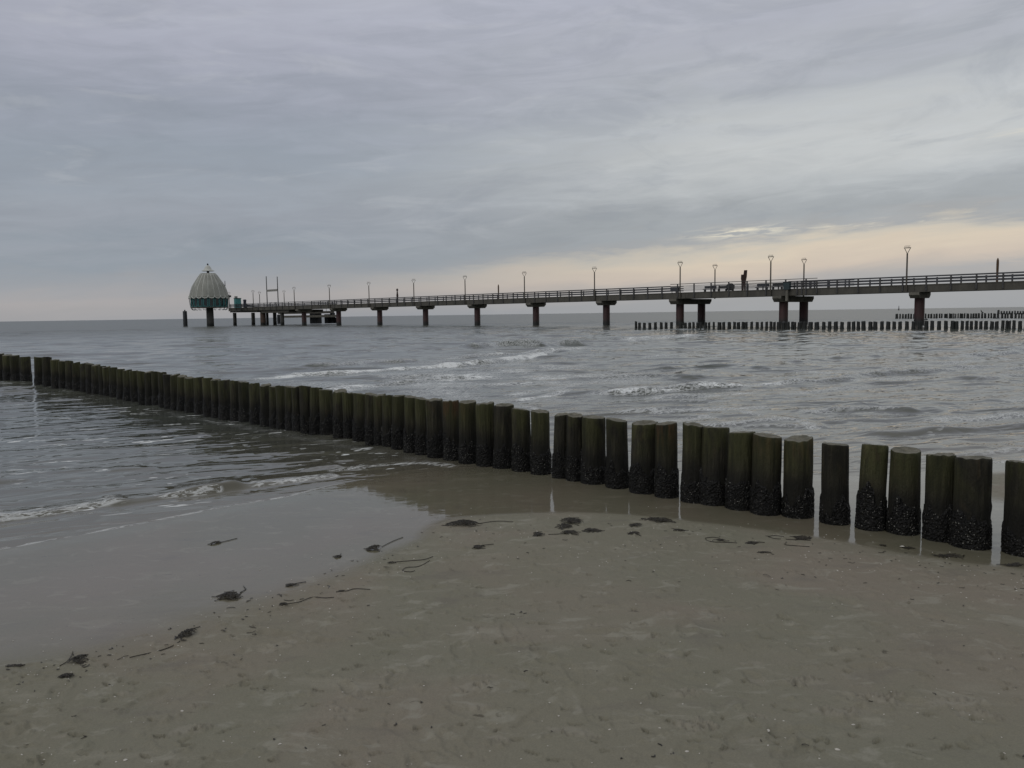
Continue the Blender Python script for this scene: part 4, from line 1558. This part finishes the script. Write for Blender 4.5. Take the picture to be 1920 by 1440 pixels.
def lbox(xl, xr, yt, yb, w_, dep, name, mt):
    a, b = pp(t_of(xl, w_), w_), pp(t_of(xr, w_), w_)
    c_ = (a + b) / 2
    z1 = at_depth((xl + xr) / 2, yt, c_.y).z
    z0 = at_depth((xl + xr) / 2, yb, c_.y).z
    mb_ = MB()
    mb_.obox(Vector((c_.x, c_.y, (z0 + z1) / 2)), (b - a) / 2, V * dep / 2, (0, 0, (z1 - z0) / 2))
    return mb_.build(name, mt, ls, LO)


lbox(528, 620, 584.2, 588.2, wL, 2.0, 'upper_beam', M_beam)
lbox(540, 627, 591, 595.2, wL - .6, 3.0, 'lower_deck', M_conc)
lbox(586, 597.5, 580.5, 606.8, wL + .3, 1.6, 'pile', M_dark)
lbox(611.5, 617.5, 589, 606.3, wL + .3, 1.0, 'pile', M_dark)
lbox(621.5, 625.5, 586.5, 606.0, wL + .8, .8, 'pile', M_dark)
lbox(623, 634, 590.5, 594, wL + 1.2, .8, 'fender_beam', M_beam)
lbox(623, 633, 595.5, 606.0, wL + 1.2, .7, 'pile', M_dark)
lbox(521, 523.5, 590, 607.5, wL - 4.0, .5, 'pile', M_dark)
for xm in (539, 612):
    w_ = wL
    a = pp(t_of(xm, w_), w_)
    mb = MB()
    mb.tube(Vector((a.x, a.y, at_depth(xm, 584, a.y).z)) - LO, Vector((a.x, a.y, at_depth(xm, 577, a.y).z)) - LO, .05, .05, 8)
    mb.build('rail_post', M_rail, ls)

# ------------------------------------------------------------------ domed diving gondola
YD = 184.0
gc = at_depth(394.8, 612, YD)
mpx = YD / F * .985
dome = thing('diving_gondola', 'domed gondola with scalloped pale roof and teal windows on one column', 'gondola', (gc.x, gc.y, 0))


def zy(y_):
    return at_depth(393, y_, YD).z


NP = 20      # petals
# column
mb = MB()
mb.lathe([(6.6 * mpx, -2), (6.6 * mpx, 2.0), (6.5 * mpx, zy(578)), (8.4 * mpx, zy(577.6)), (8.4 * mpx, zy(576.4))], 28)
mb.build('column', M_dcol, dome, smooth=True)
# petal shell with scalloped lower rim
prof = [(13.2, 513.2), (17.0, 518), (20.6, 523.5), (24.8, 530), (28.9, 537), (31.4, 544), (33.2, 551), (34.4, 556)]
SUB = 10
nn_ = NP * SUB
co, fs = [], []
for i, (r, y_) in enumerate(prof + [(35.2, 559.5)]):
    for k in range(nn_):
        a = 2 * math.pi * k / nn_
        ph_ = (k % SUB) / SUB
        rim = math.sqrt(max(0, 1 - (2 * ph_ - 1) ** 2))
        zz = zy(y_)
        rr_ = r
        if i == len(prof):
            zz = zy(555.2) + (zy(559.3) - zy(555.2)) * rim
        if i >= 3:
            rr_ = r * (1 + .018 * rim * (i - 2) / 6)
        co.append((rr_ * mpx * math.cos(a), rr_ * mpx * math.sin(a), zz))
for i in range(len(prof)):
    for k in range(nn_):
        fs.append((i * nn_ + k, i * nn_ + (k + 1) % nn_, (i + 1) * nn_ + (k + 1) % nn_, (i + 1) * nn_ + k))
mb = MB().add(co, fs)
sh_o = mb.build('roof_shell', M_roof, dome, smooth=True)
sm = sh_o.modifiers.new('thick', 'SOLIDIFY')
sm.thickness = .08
# seams
for k in range(NP):
    a = 2 * math.pi * k / NP
    mb = MB()
    for (ra, ya), (rb, yb_) in zip(prof[:-1], prof[1:]):
        mb.tube((ra * mpx * math.cos(a), ra * mpx * math.sin(a), zy(ya)), (rb * mpx * math.cos(a), rb * mpx * math.sin(a), zy(yb_)), .10, .11, 6)
    mb.build('roof_seam', M_seam, sh_o)
# scallop piping and mid ring
mb = MB()
pts = [(35.2 * mpx * 1.025 * math.cos(2 * math.pi * k / nn_), 35.2 * mpx * 1.025 * math.sin(2 * math.pi * k / nn_), zy(555.2) + (zy(559.6) - zy(555.2)) * math.sqrt(max(0, 1 - (2 * ((k % SUB) / SUB) - 1) ** 2))) for k in range(nn_)]
for k in range(nn_):
    mb.tube(pts[k], pts[(k + 1) % nn_], .11, .11, 5, cap=False)
mb.build('scallop_edge', M_seam, sh_o)
mb = MB()
mb.lathe([(28.9 * mpx, zy(537.4)), (29.35 * mpx, zy(537.3)), (29.2 * mpx, zy(536.5)), (28.7 * mpx, zy(536.4))], 60)
mb.build('roof_band', M_seamdk, sh_o)
# top ring, neck, hat, finial
mb = MB()
mb.lathe([(12.2 * mpx, zy(514.0)), (13.6 * mpx, zy(513.8)), (13.4 * mpx, zy(512.4)), (2.5 * mpx, zy(512.0))], 40)
mb.build('top_ring', M_roof, dome, smooth=True)
mb = MB()
mb.lathe([(2.3 * mpx, zy(512.3)), (2.3 * mpx, zy(508))], 16)
mb.build('neck', M_dark, dome, smooth=True)
hat = MB()
hat.lathe([(2.3 * mpx, zy(508.2)), (11.2 * mpx, zy(508.4)), (11.0 * mpx, zy(507.6)), (7.4 * mpx, zy(505.5)), (5.6 * mpx, zy(502)), (3.6 * mpx, zy(498.8)), (1.2 * mpx, zy(497.2))], 24)
hat_o = hat.build('roof_cap', M_seam, dome, smooth=True)
mb = MB()
mb.lathe([(.5 * mpx, zy(497.6)), (1.5 * mpx, zy(496.4)), (1.6 * mpx, zy(495.3)), (.9 * mpx, zy(494.2)), (.1 * mpx, zy(493.8))], 14)
mb.build('finial', M_dark, hat_o, smooth=True)
# window drum: facets with arched windows
RD = 32.6 * mpx
mb = MB()
mb.lathe([(RD, zy(577)), (RD, zy(556))], NP, ofs=.0)
drum = mb.build('window_drum', M_drum, dome)
mb = MB()
mb.lathe([(RD * 1.02, zy(577.3)), (RD * 1.03, zy(577.2)), (RD * 1.03, zy(575.8)), (RD * 1.0, zy(575.6))], NP)
mb.build('floor_ring', M_seamdk, dome)
ap = RD * math.cos(math.pi / NP)
for k in range(NP):
    a = 2 * math.pi * (k + .5) / NP
    er = Vector((math.cos(a), math.sin(a), 0))
    et = Vector((-math.sin(a), math.cos(a), 0))
    hw_ = RD * math.sin(math.pi / NP)
    wv = hw_ * .60
    zlo, zhi = zy(574), zy(562.5)
    arch = [(-wv, zlo), (wv, zlo)] + [(wv * math.cos(q2), zhi + wv * math.sin(q2)) for q2 in np.linspace(0, math.pi, 9)]
    fr = MB()
    n_ = len(arch)
    cz = (zlo + zhi) / 2
    outer = [(u_ * 1.22, cz + (v2 - cz) * 1.10) for u_, v2 in arch]
    vs = [er * (ap + .02) + et * u_ + Vector((0, 0, v2)) for u_, v2 in outer] + [er * (ap + .02) + et * u_ + Vector((0, 0, v2)) for u_, v2 in arch]
    vs += [er * (ap + .09) + et * u_ + Vector((0, 0, v2)) for u_, v2 in outer] + [er * (ap + .09) + et * u_ + Vector((0, 0, v2)) for u_, v2 in arch]
    fs = []
    for j in range(n_):
        j2 = (j + 1) % n_
        fs += [(2 * n_ + j, 2 * n_ + j2, 3 * n_ + j2, 3 * n_ + j), (j, j2, 2 * n_ + j2, 2 * n_ + j), (n_ + j2, n_ + j, 3 * n_ + j, 3 * n_ + j2)]
    fr.add(vs, fs)
    fo = fr.build('window', M_teal, dome)
    gl_ = MB()
    gl_.add([er * (ap + .035) + et * u_ + Vector((0, 0, v2)) for u_, v2 in arch], [tuple(range(n_))])
    gl_.build('pane', M_glass, fo)
# slim mullions with hooked feet
for k in range(NP):
    a = 2 * math.pi * k / NP
    er = Vector((math.cos(a), math.sin(a), 0))
    mb = MB()
    pth = [er * (36.0 * mpx) + Vector((0, 0, zy(556))), er * (35.2 * mpx) + Vector((0, 0, zy(566))), er * (33.8 * mpx) + Vector((0, 0, zy(576))), er * (31.5 * mpx) + Vector((0, 0, zy(580))), er * (28.8 * mpx) + Vector((0, 0, zy(581.5))), er * (26.8 * mpx) + Vector((0, 0, zy(580.3)))]
    for p1, p2 in zip(pth[:-1], pth[1:]):
        mb.tube(p1, p2, .045, .045, 6)
    mb.build('hooked_strut', M_tealdk, dome)
# small access bracket toward the pier
mb = MB()
mb.tube((31.0 * mpx, 0, zy(537)), (31.0 * mpx, 0, zy(527)), .10, .06, 8)
mb.build('mast', M_dark, dome)
mb = MB()
mb.obox((38.3 * mpx, .2, zy(556)), (1.9 * mpx, 0, 0), (0, .3, 0), (0, 0, .22))
mb.build('access_platform', M_dark, dome)

# mooring pile, buoy, bird, lump
Yp = 186.0
gp = at_depth(347.8, 610, Yp)
pile = thing('mooring_pile', 'thick dark mooring pile standing alone left of the domed gondola', 'pile', (gp.x, gp.y, 0))
kx = Yp / F
mb = MB()
zt = at_depth(347.8, 583.3, Yp).z
mb.lathe([(3.9 * kx, -2), (3.9 * kx, .5), (3.7 * kx, zt - .05), (3.5 * kx, zt)], 18)
mb.build('pile_shaft', M_dark, pile, smooth=True)
mb = MB()
mb.lathe([(.16, zt), (.16, zt + .28), (.05, zt + .3)], 8)
mb.build('cap', M_dark, pile)
Yb = 800.0
gb_ = at_depth(1685.2, 582, Yb)
bu = thing('spar_buoy', 'tiny dark spar buoy on the horizon left of the nearest pier column', 'buoy', (gb_.x, gb_.y, 0))
mb = MB()
mb.lathe([(.55, -1), (.6, 1.4), (.34, 1.9), (.28, at_depth(1685, 575, Yb).z), (.1, at_depth(1685, 573, Yb).z)], 12)
mb.build('spar', M_dark, bu, smooth=True)


def skin_body(name, joints, edges_, mt, parent=None):
    me_ = bpy.data.meshes.new(name)
    me_.from_pydata([j[0] for j in joints], edges_, [])
    o_ = link(name, me_, None, parent)
    sk = o_.modifiers.new('skin', 'SKIN')
    for i, j in enumerate(joints):
        me_.skin_vertices[0].data[i].radius = (j[1], j[1])
    me_.skin_vertices[0].data[0].use_root = True
    ss = o_.modifiers.new('sub', 'SUBSURF')
    ss.levels = ss.render_levels = 1
    me_.materials.append(mt)
    return o_


M_bird = simple_mat('dark_plumage', (.02, .02, .02), (.05, .048, .045), 8, .7)
ga, gb2 = at_depth(1681, 597.6, 138), at_depth(1918, 596.3, 122)
tt = (1841 - 1681) / (1918 - 1681)
bp = ga + (gb2 - ga) * tt
for zz_ in ():
    pass
zt = at_depth(1841, 587.6, bp.y).z
bird = thing('seabird', 'tiny dark seabird perched on a post of the third groyne', 'bird', (at_depth(1841, 587, bp.y).x, bp.y, zt))
skin_body('bird_body', [((.0, 0, .22), .10), ((.14, 0, .16), .07), ((.30, 0, .10), .03), ((-.10, 0, .32), .075), ((-.13, 0, .44), .05), ((-.14, 0, .52), .055), ((-.24, 0, .51), .018), ((.02, .05, .10), .025), ((.02, .05, .0), .02), ((.02, -.05, .10), .025), ((.02, -.05, .0), .02)],
          [(0, 1), (1, 2), (0, 3), (3, 4), (4, 5), (5, 6), (0, 7), (7, 8), (0, 9), (9, 10)], M_bird, bird)


def boulder(name, label, x_, y_, Y_, sx_, sz_, mt):
    g_ = at_depth(x_, y_, Y_)
    o_ = thing(name, label, 'rock', (g_.x, g_.y, 0))
    n_, rows = 14, 7
    vs, fs = [], []
    for i in range(rows):
        ph_ = math.pi * i / (rows - 1)
        for k in range(n_):
            a = 2 * math.pi * k / n_
            s2 = 1 + .3 * float(vnoise(np.array([math.cos(a) * 1.5 + x_]), np.array([math.sin(a) * 1.5 + ph_]), 3)[0] - .5)
            vs.append((sx_ * math.sin(ph_) * math.cos(a) * s2, sx_ * .8 * math.sin(ph_) * math.sin(a) * s2, sz_ * math.cos(ph_) * s2))
    for i in range(rows - 1):
        fs += [(i * n_ + k, (i + 1) * n_ + k, (i + 1) * n_ + (k + 1) % n_, i * n_ + (k + 1) % n_) for k in range(n_)]
    MB().add(vs, fs).build('stone', mt, o_, smooth=True)


boulder('rock', 'dark round rock breaking the water right of the nearest pier column', 1736.5, 601, 118, .26, .24, M_dark)
boulder('rock', 'flat dark rock at the foot of the farthest groyne end post', 1870, 599, 122, .42, .15, M_dark)

# ------------------------------------------------------------------ seaweed and shells on the beach
mt_weed, B = new_mat('wet_seaweed')
oc = B.coord('Object')
nz = B.noise(oc, 40, 4, .6)
col = B.ramp(nz, [(.3, (.012, .010, .007)), (.55, (.028, .023, .015)), (.8, (.065, .053, .032))])
B.bsdf(Base_Color=col, Roughness=.4, Specular_IOR_Level=.4, Normal=B.bump(nz, .5, .004))


def ribbon(mb_, pts, w0, th_):
    """flat strap through points, tapering"""
    n_ = len(pts)
    vs, fs = [], []
    for i, p_ in enumerate(pts):
        a = Vector(pts[max(0, i - 1)])
        b = Vector(pts[min(n_ - 1, i + 1)])
        dd = (b - a)
        if dd.length < 1e-6:
            dd = Vector((1, 0, 0))
        dd.normalize()
        s1 = dd.cross(Vector((0, 0, 1)))
        s1 = s1.normalized() if s1.length > 1e-3 else Vector((1, 0, 0))
        up_ = s1.cross(dd)
        ww = w0 * (.35 + .65 * math.sin(math.pi * min(1, (i + .6) / n_)))
        for cx, cz in ((-1, 0), (0, 1), (1, 0), (0, -1)):
            vs.append(Vector(p_) + s1 * cx * ww / 2 + up_ * cz * th_ / 2)
    for i in range(n_ - 1):
        fs += [(i * 4 + k, i * 4 + (k + 1) % 4, i * 4 + 4 + (k + 1) % 4, i * 4 + 4 + k) for k in range(4)]
    fs += [(3, 2, 1, 0), tuple((n_ - 1) * 4 + k for k in range(4))]
    mb_.add(vs, fs)


def ground_path(pts_px):
    return [on_sand(a, b) for a, b in pts_px]


def weed_clump(px, py, wpx, hpx, label, seed, n=None, strands=(), thick=1.0):
    r = random.Random(seed)
    c_ = on_sand(px, py)
    k = (ground(px + 1, py) - ground(px, py)).length
    wx = wpx * k / 2 * .9
    wy = min(hpx / 2 * (ground(px, py - 1) - ground(px, py)).length * .9, wx * 1.5)
    hm = min(hpx * k * .38, wx * .6) * thick
    root = thing('seaweed_clump', label, 'seaweed', tuple(c_), 'seaweed washed up on the sand')
    mb_ = MB()
    lobes = [(r.uniform(-.6, .6), r.uniform(-.55, .55)) for _ in range(4)]
    n = n or int(20 + wpx * .85)
    for j in range(n):
        a = r.uniform(0, 6.28)
        q2 = r.random() * .55
        lb = lobes[j % len(lobes)]
        x0, y0 = wx * (lb[0] + q2 * math.cos(a)), wy * (lb[1] + q2 * math.sin(a))
        hd = r.gauss(0, .9)
        L = wx * r.uniform(.35, 1.25)
        pts = []
        xx, yy = x0 - math.cos(hd) * L / 2, y0 - math.sin(hd) * L * .4
        for i in range(7):
            e = max(0, 1 - (xx / wx) ** 2 - (yy / wy) ** 2)
            zz = hm * e ** .7 * r.uniform(.45, 1.0) + .004
            pts.append(Vector((xx, yy, zz)))
            hd += r.gauss(0, .5)
            xx += math.cos(hd) * L / 6
            yy += math.sin(hd) * L / 6 * .8
        ribbon(mb_, pts, r.uniform(.004, .011), .004)
    mb_.build('weed_tangle', mt_weed, root)
    for st in strands:
        pth = [q3 - c_ + Vector((0, 0, .004)) for q3 in ground_path(st)]
        mb_ = MB()
        sm_ = [Vector(q3) for q3 in smooth_poly([tuple(q3) for q3 in pth], 5)]
        ribbon(mb_, sm_, .0055, .005)
        mb_.build('weed_strand', mt_weed, root)
    return root


WEED = [
    (868, 984, 66, 17, 'large dark seaweed heap at the corner where the pool meets the bare sand', [((895, 983), (930, 978), (962, 979)),]),
    (1070, 979, 54, 15, 'bushy seaweed heap, the larger of the cluster by the mid pool edge', []),
    (1057, 988, 34, 11, 'low seaweed wad touching the near side of the bushy heap', []),
    (1015, 1003, 28, 11, 'small seaweed wad at the left end of the mid cluster', [((1028, 1003), (1048, 1002), (1062, 1001))]),
    (1066, 1000, 36, 9, 'seaweed wad in front of the bushy heap, strand toward its left neighbour', []),
    (1112, 995, 38, 7, 'thin flat seaweed patch right of the bushy heap', []),
    (1238, 976, 50, 10, 'smooth dark seaweed mound at the pool edge below the rust-patched post', [((1255, 978), (1268, 981))]),
    (703, 1029, 30, 13, 'compact round seaweed ball on the mirror-wet sand with a straight trailing strand', [((716, 1026), (735, 1016), (756, 1008))]),
    (403, 1019, 22, 6, 'tiny seaweed scrap with a straight stalk out on the mirror-wet sand', [((408, 1019), (425, 1015), (445, 1010))]),
    (432, 1119, 52, 15, 'slanting bundle of seaweed on the wet sand with a curled tip', [((410, 1125), (440, 1122), (452, 1112), (462, 1105)), ((450, 1112), (460, 1106), (456, 1099))]),
    (352, 1190, 38, 20, 'ragged forked seaweed bunch at the lower edge of the wet sand', [((350, 1182), (365, 1179), (376, 1176)), ((338, 1203), (322, 1213), (300, 1221), (270, 1228), (243, 1234))]),
    (147, 1240, 36, 20, 'bushy seaweed bunch at lower left with thin stalks sticking out', [((112, 1250), (125, 1242), (133, 1232), (137, 1222)), ((150, 1250), (160, 1252), (168, 1247))]),
    (124, 1271, 34, 13, 'low seaweed wad just below the bushy lower-left bunch', []),
    (30, 1249, 26, 3.5, 'thin flat seaweed strip nearest the lower left photo edge', [((10, 1250), (25, 1250), (45, 1248))]),
    (1195, 985, 26, 6, 'small flat seaweed scrap between the bushy heap and the smooth mound', []),
    (1190, 1001, 26, 7, 'short dark seaweed scrap in front of the gap below the smooth mound', [((1178, 1003), (1190, 1000), (1202, 1006))]),
    (1270, 995, 30, 5, 'flat seaweed strip below and right of the smooth mound', []),
    (632, 1045, 14, 6, 'tiny sprig of seaweed on the wet sand left of the compact ball', [((630, 1047), (636, 1043), (640, 1038))]),
    (896, 1026, 26, 6, 'small slanted seaweed scrap below the large corner heap', [((885, 1029), (900, 1024), (926, 1021))]),
    (530, 1134, 18, 6, 'seaweed root with a long thin strand running right across the sand', [((530, 1134), (560, 1130), (585, 1121), (610, 1122), (626, 1121))]),
    (640, 1110, 24, 4, 'long wavy seaweed strand lying alone on the damp sand', [((630, 1111), (650, 1109), (665, 1105), (694, 1106))]),
    (735, 1056, 16, 5, 'seaweed strand pair curling into an open loop on the damp sand', [((728, 1056), (760, 1053), (795, 1050), (812, 1044)), ((806, 1052), (785, 1063), (762, 1065), (755, 1071), (770, 1073), (778, 1071))]),
    (548, 1098, 22, 6, 'small dark seaweed scrap with a short stalk left of the lone strand', [((545, 1097), (560, 1094), (574, 1092))]),
    (1350, 1014, 30, 5, 'hook-shaped seaweed strand at the left of the strand field by the posts', [((1322, 1010), (1326, 1014), (1340, 1017), (1370, 1018), (1382, 1019)), ((1322, 1010), (1335, 1008), (1350, 1010))]),
    (1415, 1018, 36, 5, 'knotted seaweed strand in the middle of the strand field by the posts', [((1402, 1020), (1415, 1017), (1434, 1018))]),
    (1495, 1009, 46, 6, 'looped seaweed tangle at the right of the strand field by the posts', [((1440, 1007), (1455, 1011), (1480, 1012), (1520, 1014)), ((1475, 1017), (1472, 1022), (1490, 1024), (1518, 1026)), ((1440, 1007), (1452, 1005), (1470, 1007))]),
    (1655, 1024, 16, 4, 'short dark seaweed scrap below the slim green-flanked post', []),
    (1700, 1028, 30, 4, 'dark seaweed strip with a white shell on it, by the post bases', []),
    (1775, 1043, 60, 4, 'long thin seaweed line below the knobbed post', []),
    (1905, 1060, 50, 4, 'thin seaweed line at the right photo edge below the last post', []),
    (1432, 1037, 26, 4, 'faint seaweed scrap on open sand below the strand field', []),
    (1243, 1171, 0, 0, '', [])]
for i, (px, py, wpx, hpx, lab, st) in enumerate(WEED):
    if lab:
        weed_clump(px, py, wpx, hpx, lab, 900 + i, strands=st, n=None if hpx > 5 else int(8 + wpx * .35))

# loose scraps nobody would count
mb = MB()
rw = random.Random(31)
for k in range(230):
    px = rw.uniform(-60, 1990)
    wy_ = float(np.interp(px, [-100, 0, 300, 600, 840, 1040, 1300, 1560, 1920, 2000], [1280, 1262, 1195, 1085, 985, 985, 1000, 1030, 1080, 1090]))
    py = wy_ + abs(rw.gauss(0, 38)) - 12 if rw.random() < .78 else rw.uniform(wy_ + 10, 1430)
    p_ = on_sand(px, py)
    hd = rw.gauss(0, .5)
    L = rw.uniform(.006, .028) * (2.2 if rw.random() < .10 else 1)
    pts = []
    for i in range(4):
        pts.append(p_ + Vector((math.cos(hd) * L * i / 3, math.sin(hd) * L * i / 3, .003)))
        hd += rw.gauss(0, .4)
    ribbon(mb, pts, rw.uniform(.003, .010), .003)
tag(mb.build('seaweed_litter', mt_weed), kind='stuff')

M_shell = simple_mat('pale_shell', (.50, .47, .41), (.66, .63, .57), 60, .5)


def shell_mesh(seed, sc):
    r = random.Random(seed)
    n_, rows = 12, 4
    vs, fs = [], []
    asp = r.uniform(.5, .8)
    for i in range(rows):
        t = i / (rows - 1)
        for k in range(n_):
            a = 2 * math.pi * k / n_
            rr_ = sc * (1 - t * .92) * (1 + .12 * math.sin(3 * a + seed))
            vs.append((rr_ * math.cos(a), rr_ * asp * math.sin(a), sc * .42 * math.sin(t * math.pi / 2) + .001))
    for i in range(rows - 1):
        fs += [(i * n_ + k, i * n_ + (k + 1) % n_, (i + 1) * n_ + (k + 1) % n_, (i + 1) * n_ + k) for k in range(n_)]
    fs += [tuple((rows - 1) * n_ + k for k in range(n_)), tuple(range(n_))[::-1]]
    return vs, fs


SHELLS = [(1439.5, 1370, 9, 'largest pale shell on bare sand, lower right of centre'), (1570, 1405.5, 10, 'long narrow pale shell splinter near the bottom right'),
          (1288, 1409, 8, 'thin pale shell sliver on crumbly sand near the bottom centre-right'), (1453, 1349, 4, 'small pale shell just above the largest shell'),
          (1237, 1365, 5, 'upright small pale shell left of the largest shell'), (1143, 1368, 5, 'small pale shell alone on sand at bottom centre'),
          (1600, 1359, 7, 'pale shell on a kicked-up sand patch at lower right'), (1843, 1350, 5, 'small pale shell near the lower right photo edge'),
          (624, 1266, 5, 'round pale shell alone on sand left of centre'), (619, 1331, 4, 'tiny pale shell straight below the round pale shell'),
          (525, 1395, 7, 'pale shell at the lower left quarter, bottom middle-left'), (419, 1390, 5, 'pale shell left of its larger twin at the bottom left'),
          (235, 1425, 9, 'large pale shell at the very bottom left'), (41, 1415, 5, 'pale shell nearest the bottom left corner'), (140, 1427, 5, 'small pale shell between the corner shell and the large bottom-left one'),
          (341.6, 1333, 6, 'comma-shaped pale shell below the ragged seaweed bunch'), (284.5, 1193, 5, 'white shell on wet sand left of the ragged seaweed bunch'),
          (1692, 1026.5, 9, 'bright white shell lying on the seaweed strip by the posts')]
for i, (px, py, wpx, lab) in enumerate(SHELLS):
    p_ = on_sand(px, py)
    k = (ground(px + 1, py) - ground(px, py)).length
    vs, fs = shell_mesh(i, wpx * k / 2)
    o_ = MB().add(vs, fs).build('seashell', M_shell, smooth=True)
    o_.location = p_ + Vector((0, 0, .006 if i == 17 else -.0005))
    o_.rotation_euler = (rw.uniform(-.2, .2), rw.uniform(-.2, .2), rw.uniform(-.6, .6) + (-.5 if i == 1 else 0))
    tag(o_, lab, 'seashell', 'pale shells on the sand')
mb = MB()
for k in range(520):
    px = rw.uniform(-60, 1990)
    wy_ = float(np.interp(px, [-100, 0, 300, 600, 840, 1040, 1300, 1560, 1920, 2000], [1280, 1262, 1195, 1085, 985, 985, 1000, 1030, 1080, 1090]))
    py = wy_ + rw.gauss(10, 32) if rw.random() < .55 else rw.uniform(wy_, 1435)
    if py > 1438:
        continue
    p_ = on_sand(px, py)
    vs, fs = shell_mesh(k, rw.uniform(.0022, .0055) * (1.0 if py > 1150 else 1.25))
    ang = rw.uniform(0, 6.28)
    c_, s2 = math.cos(ang), math.sin(ang)
    mb.add([(p_.x + a * c_ - b * s2, p_.y + a * s2 + b * c_, p_.z + cz) for a, b, cz in vs], fs)
tag(mb.build('shell_grit', M_shell), kind='stuff')
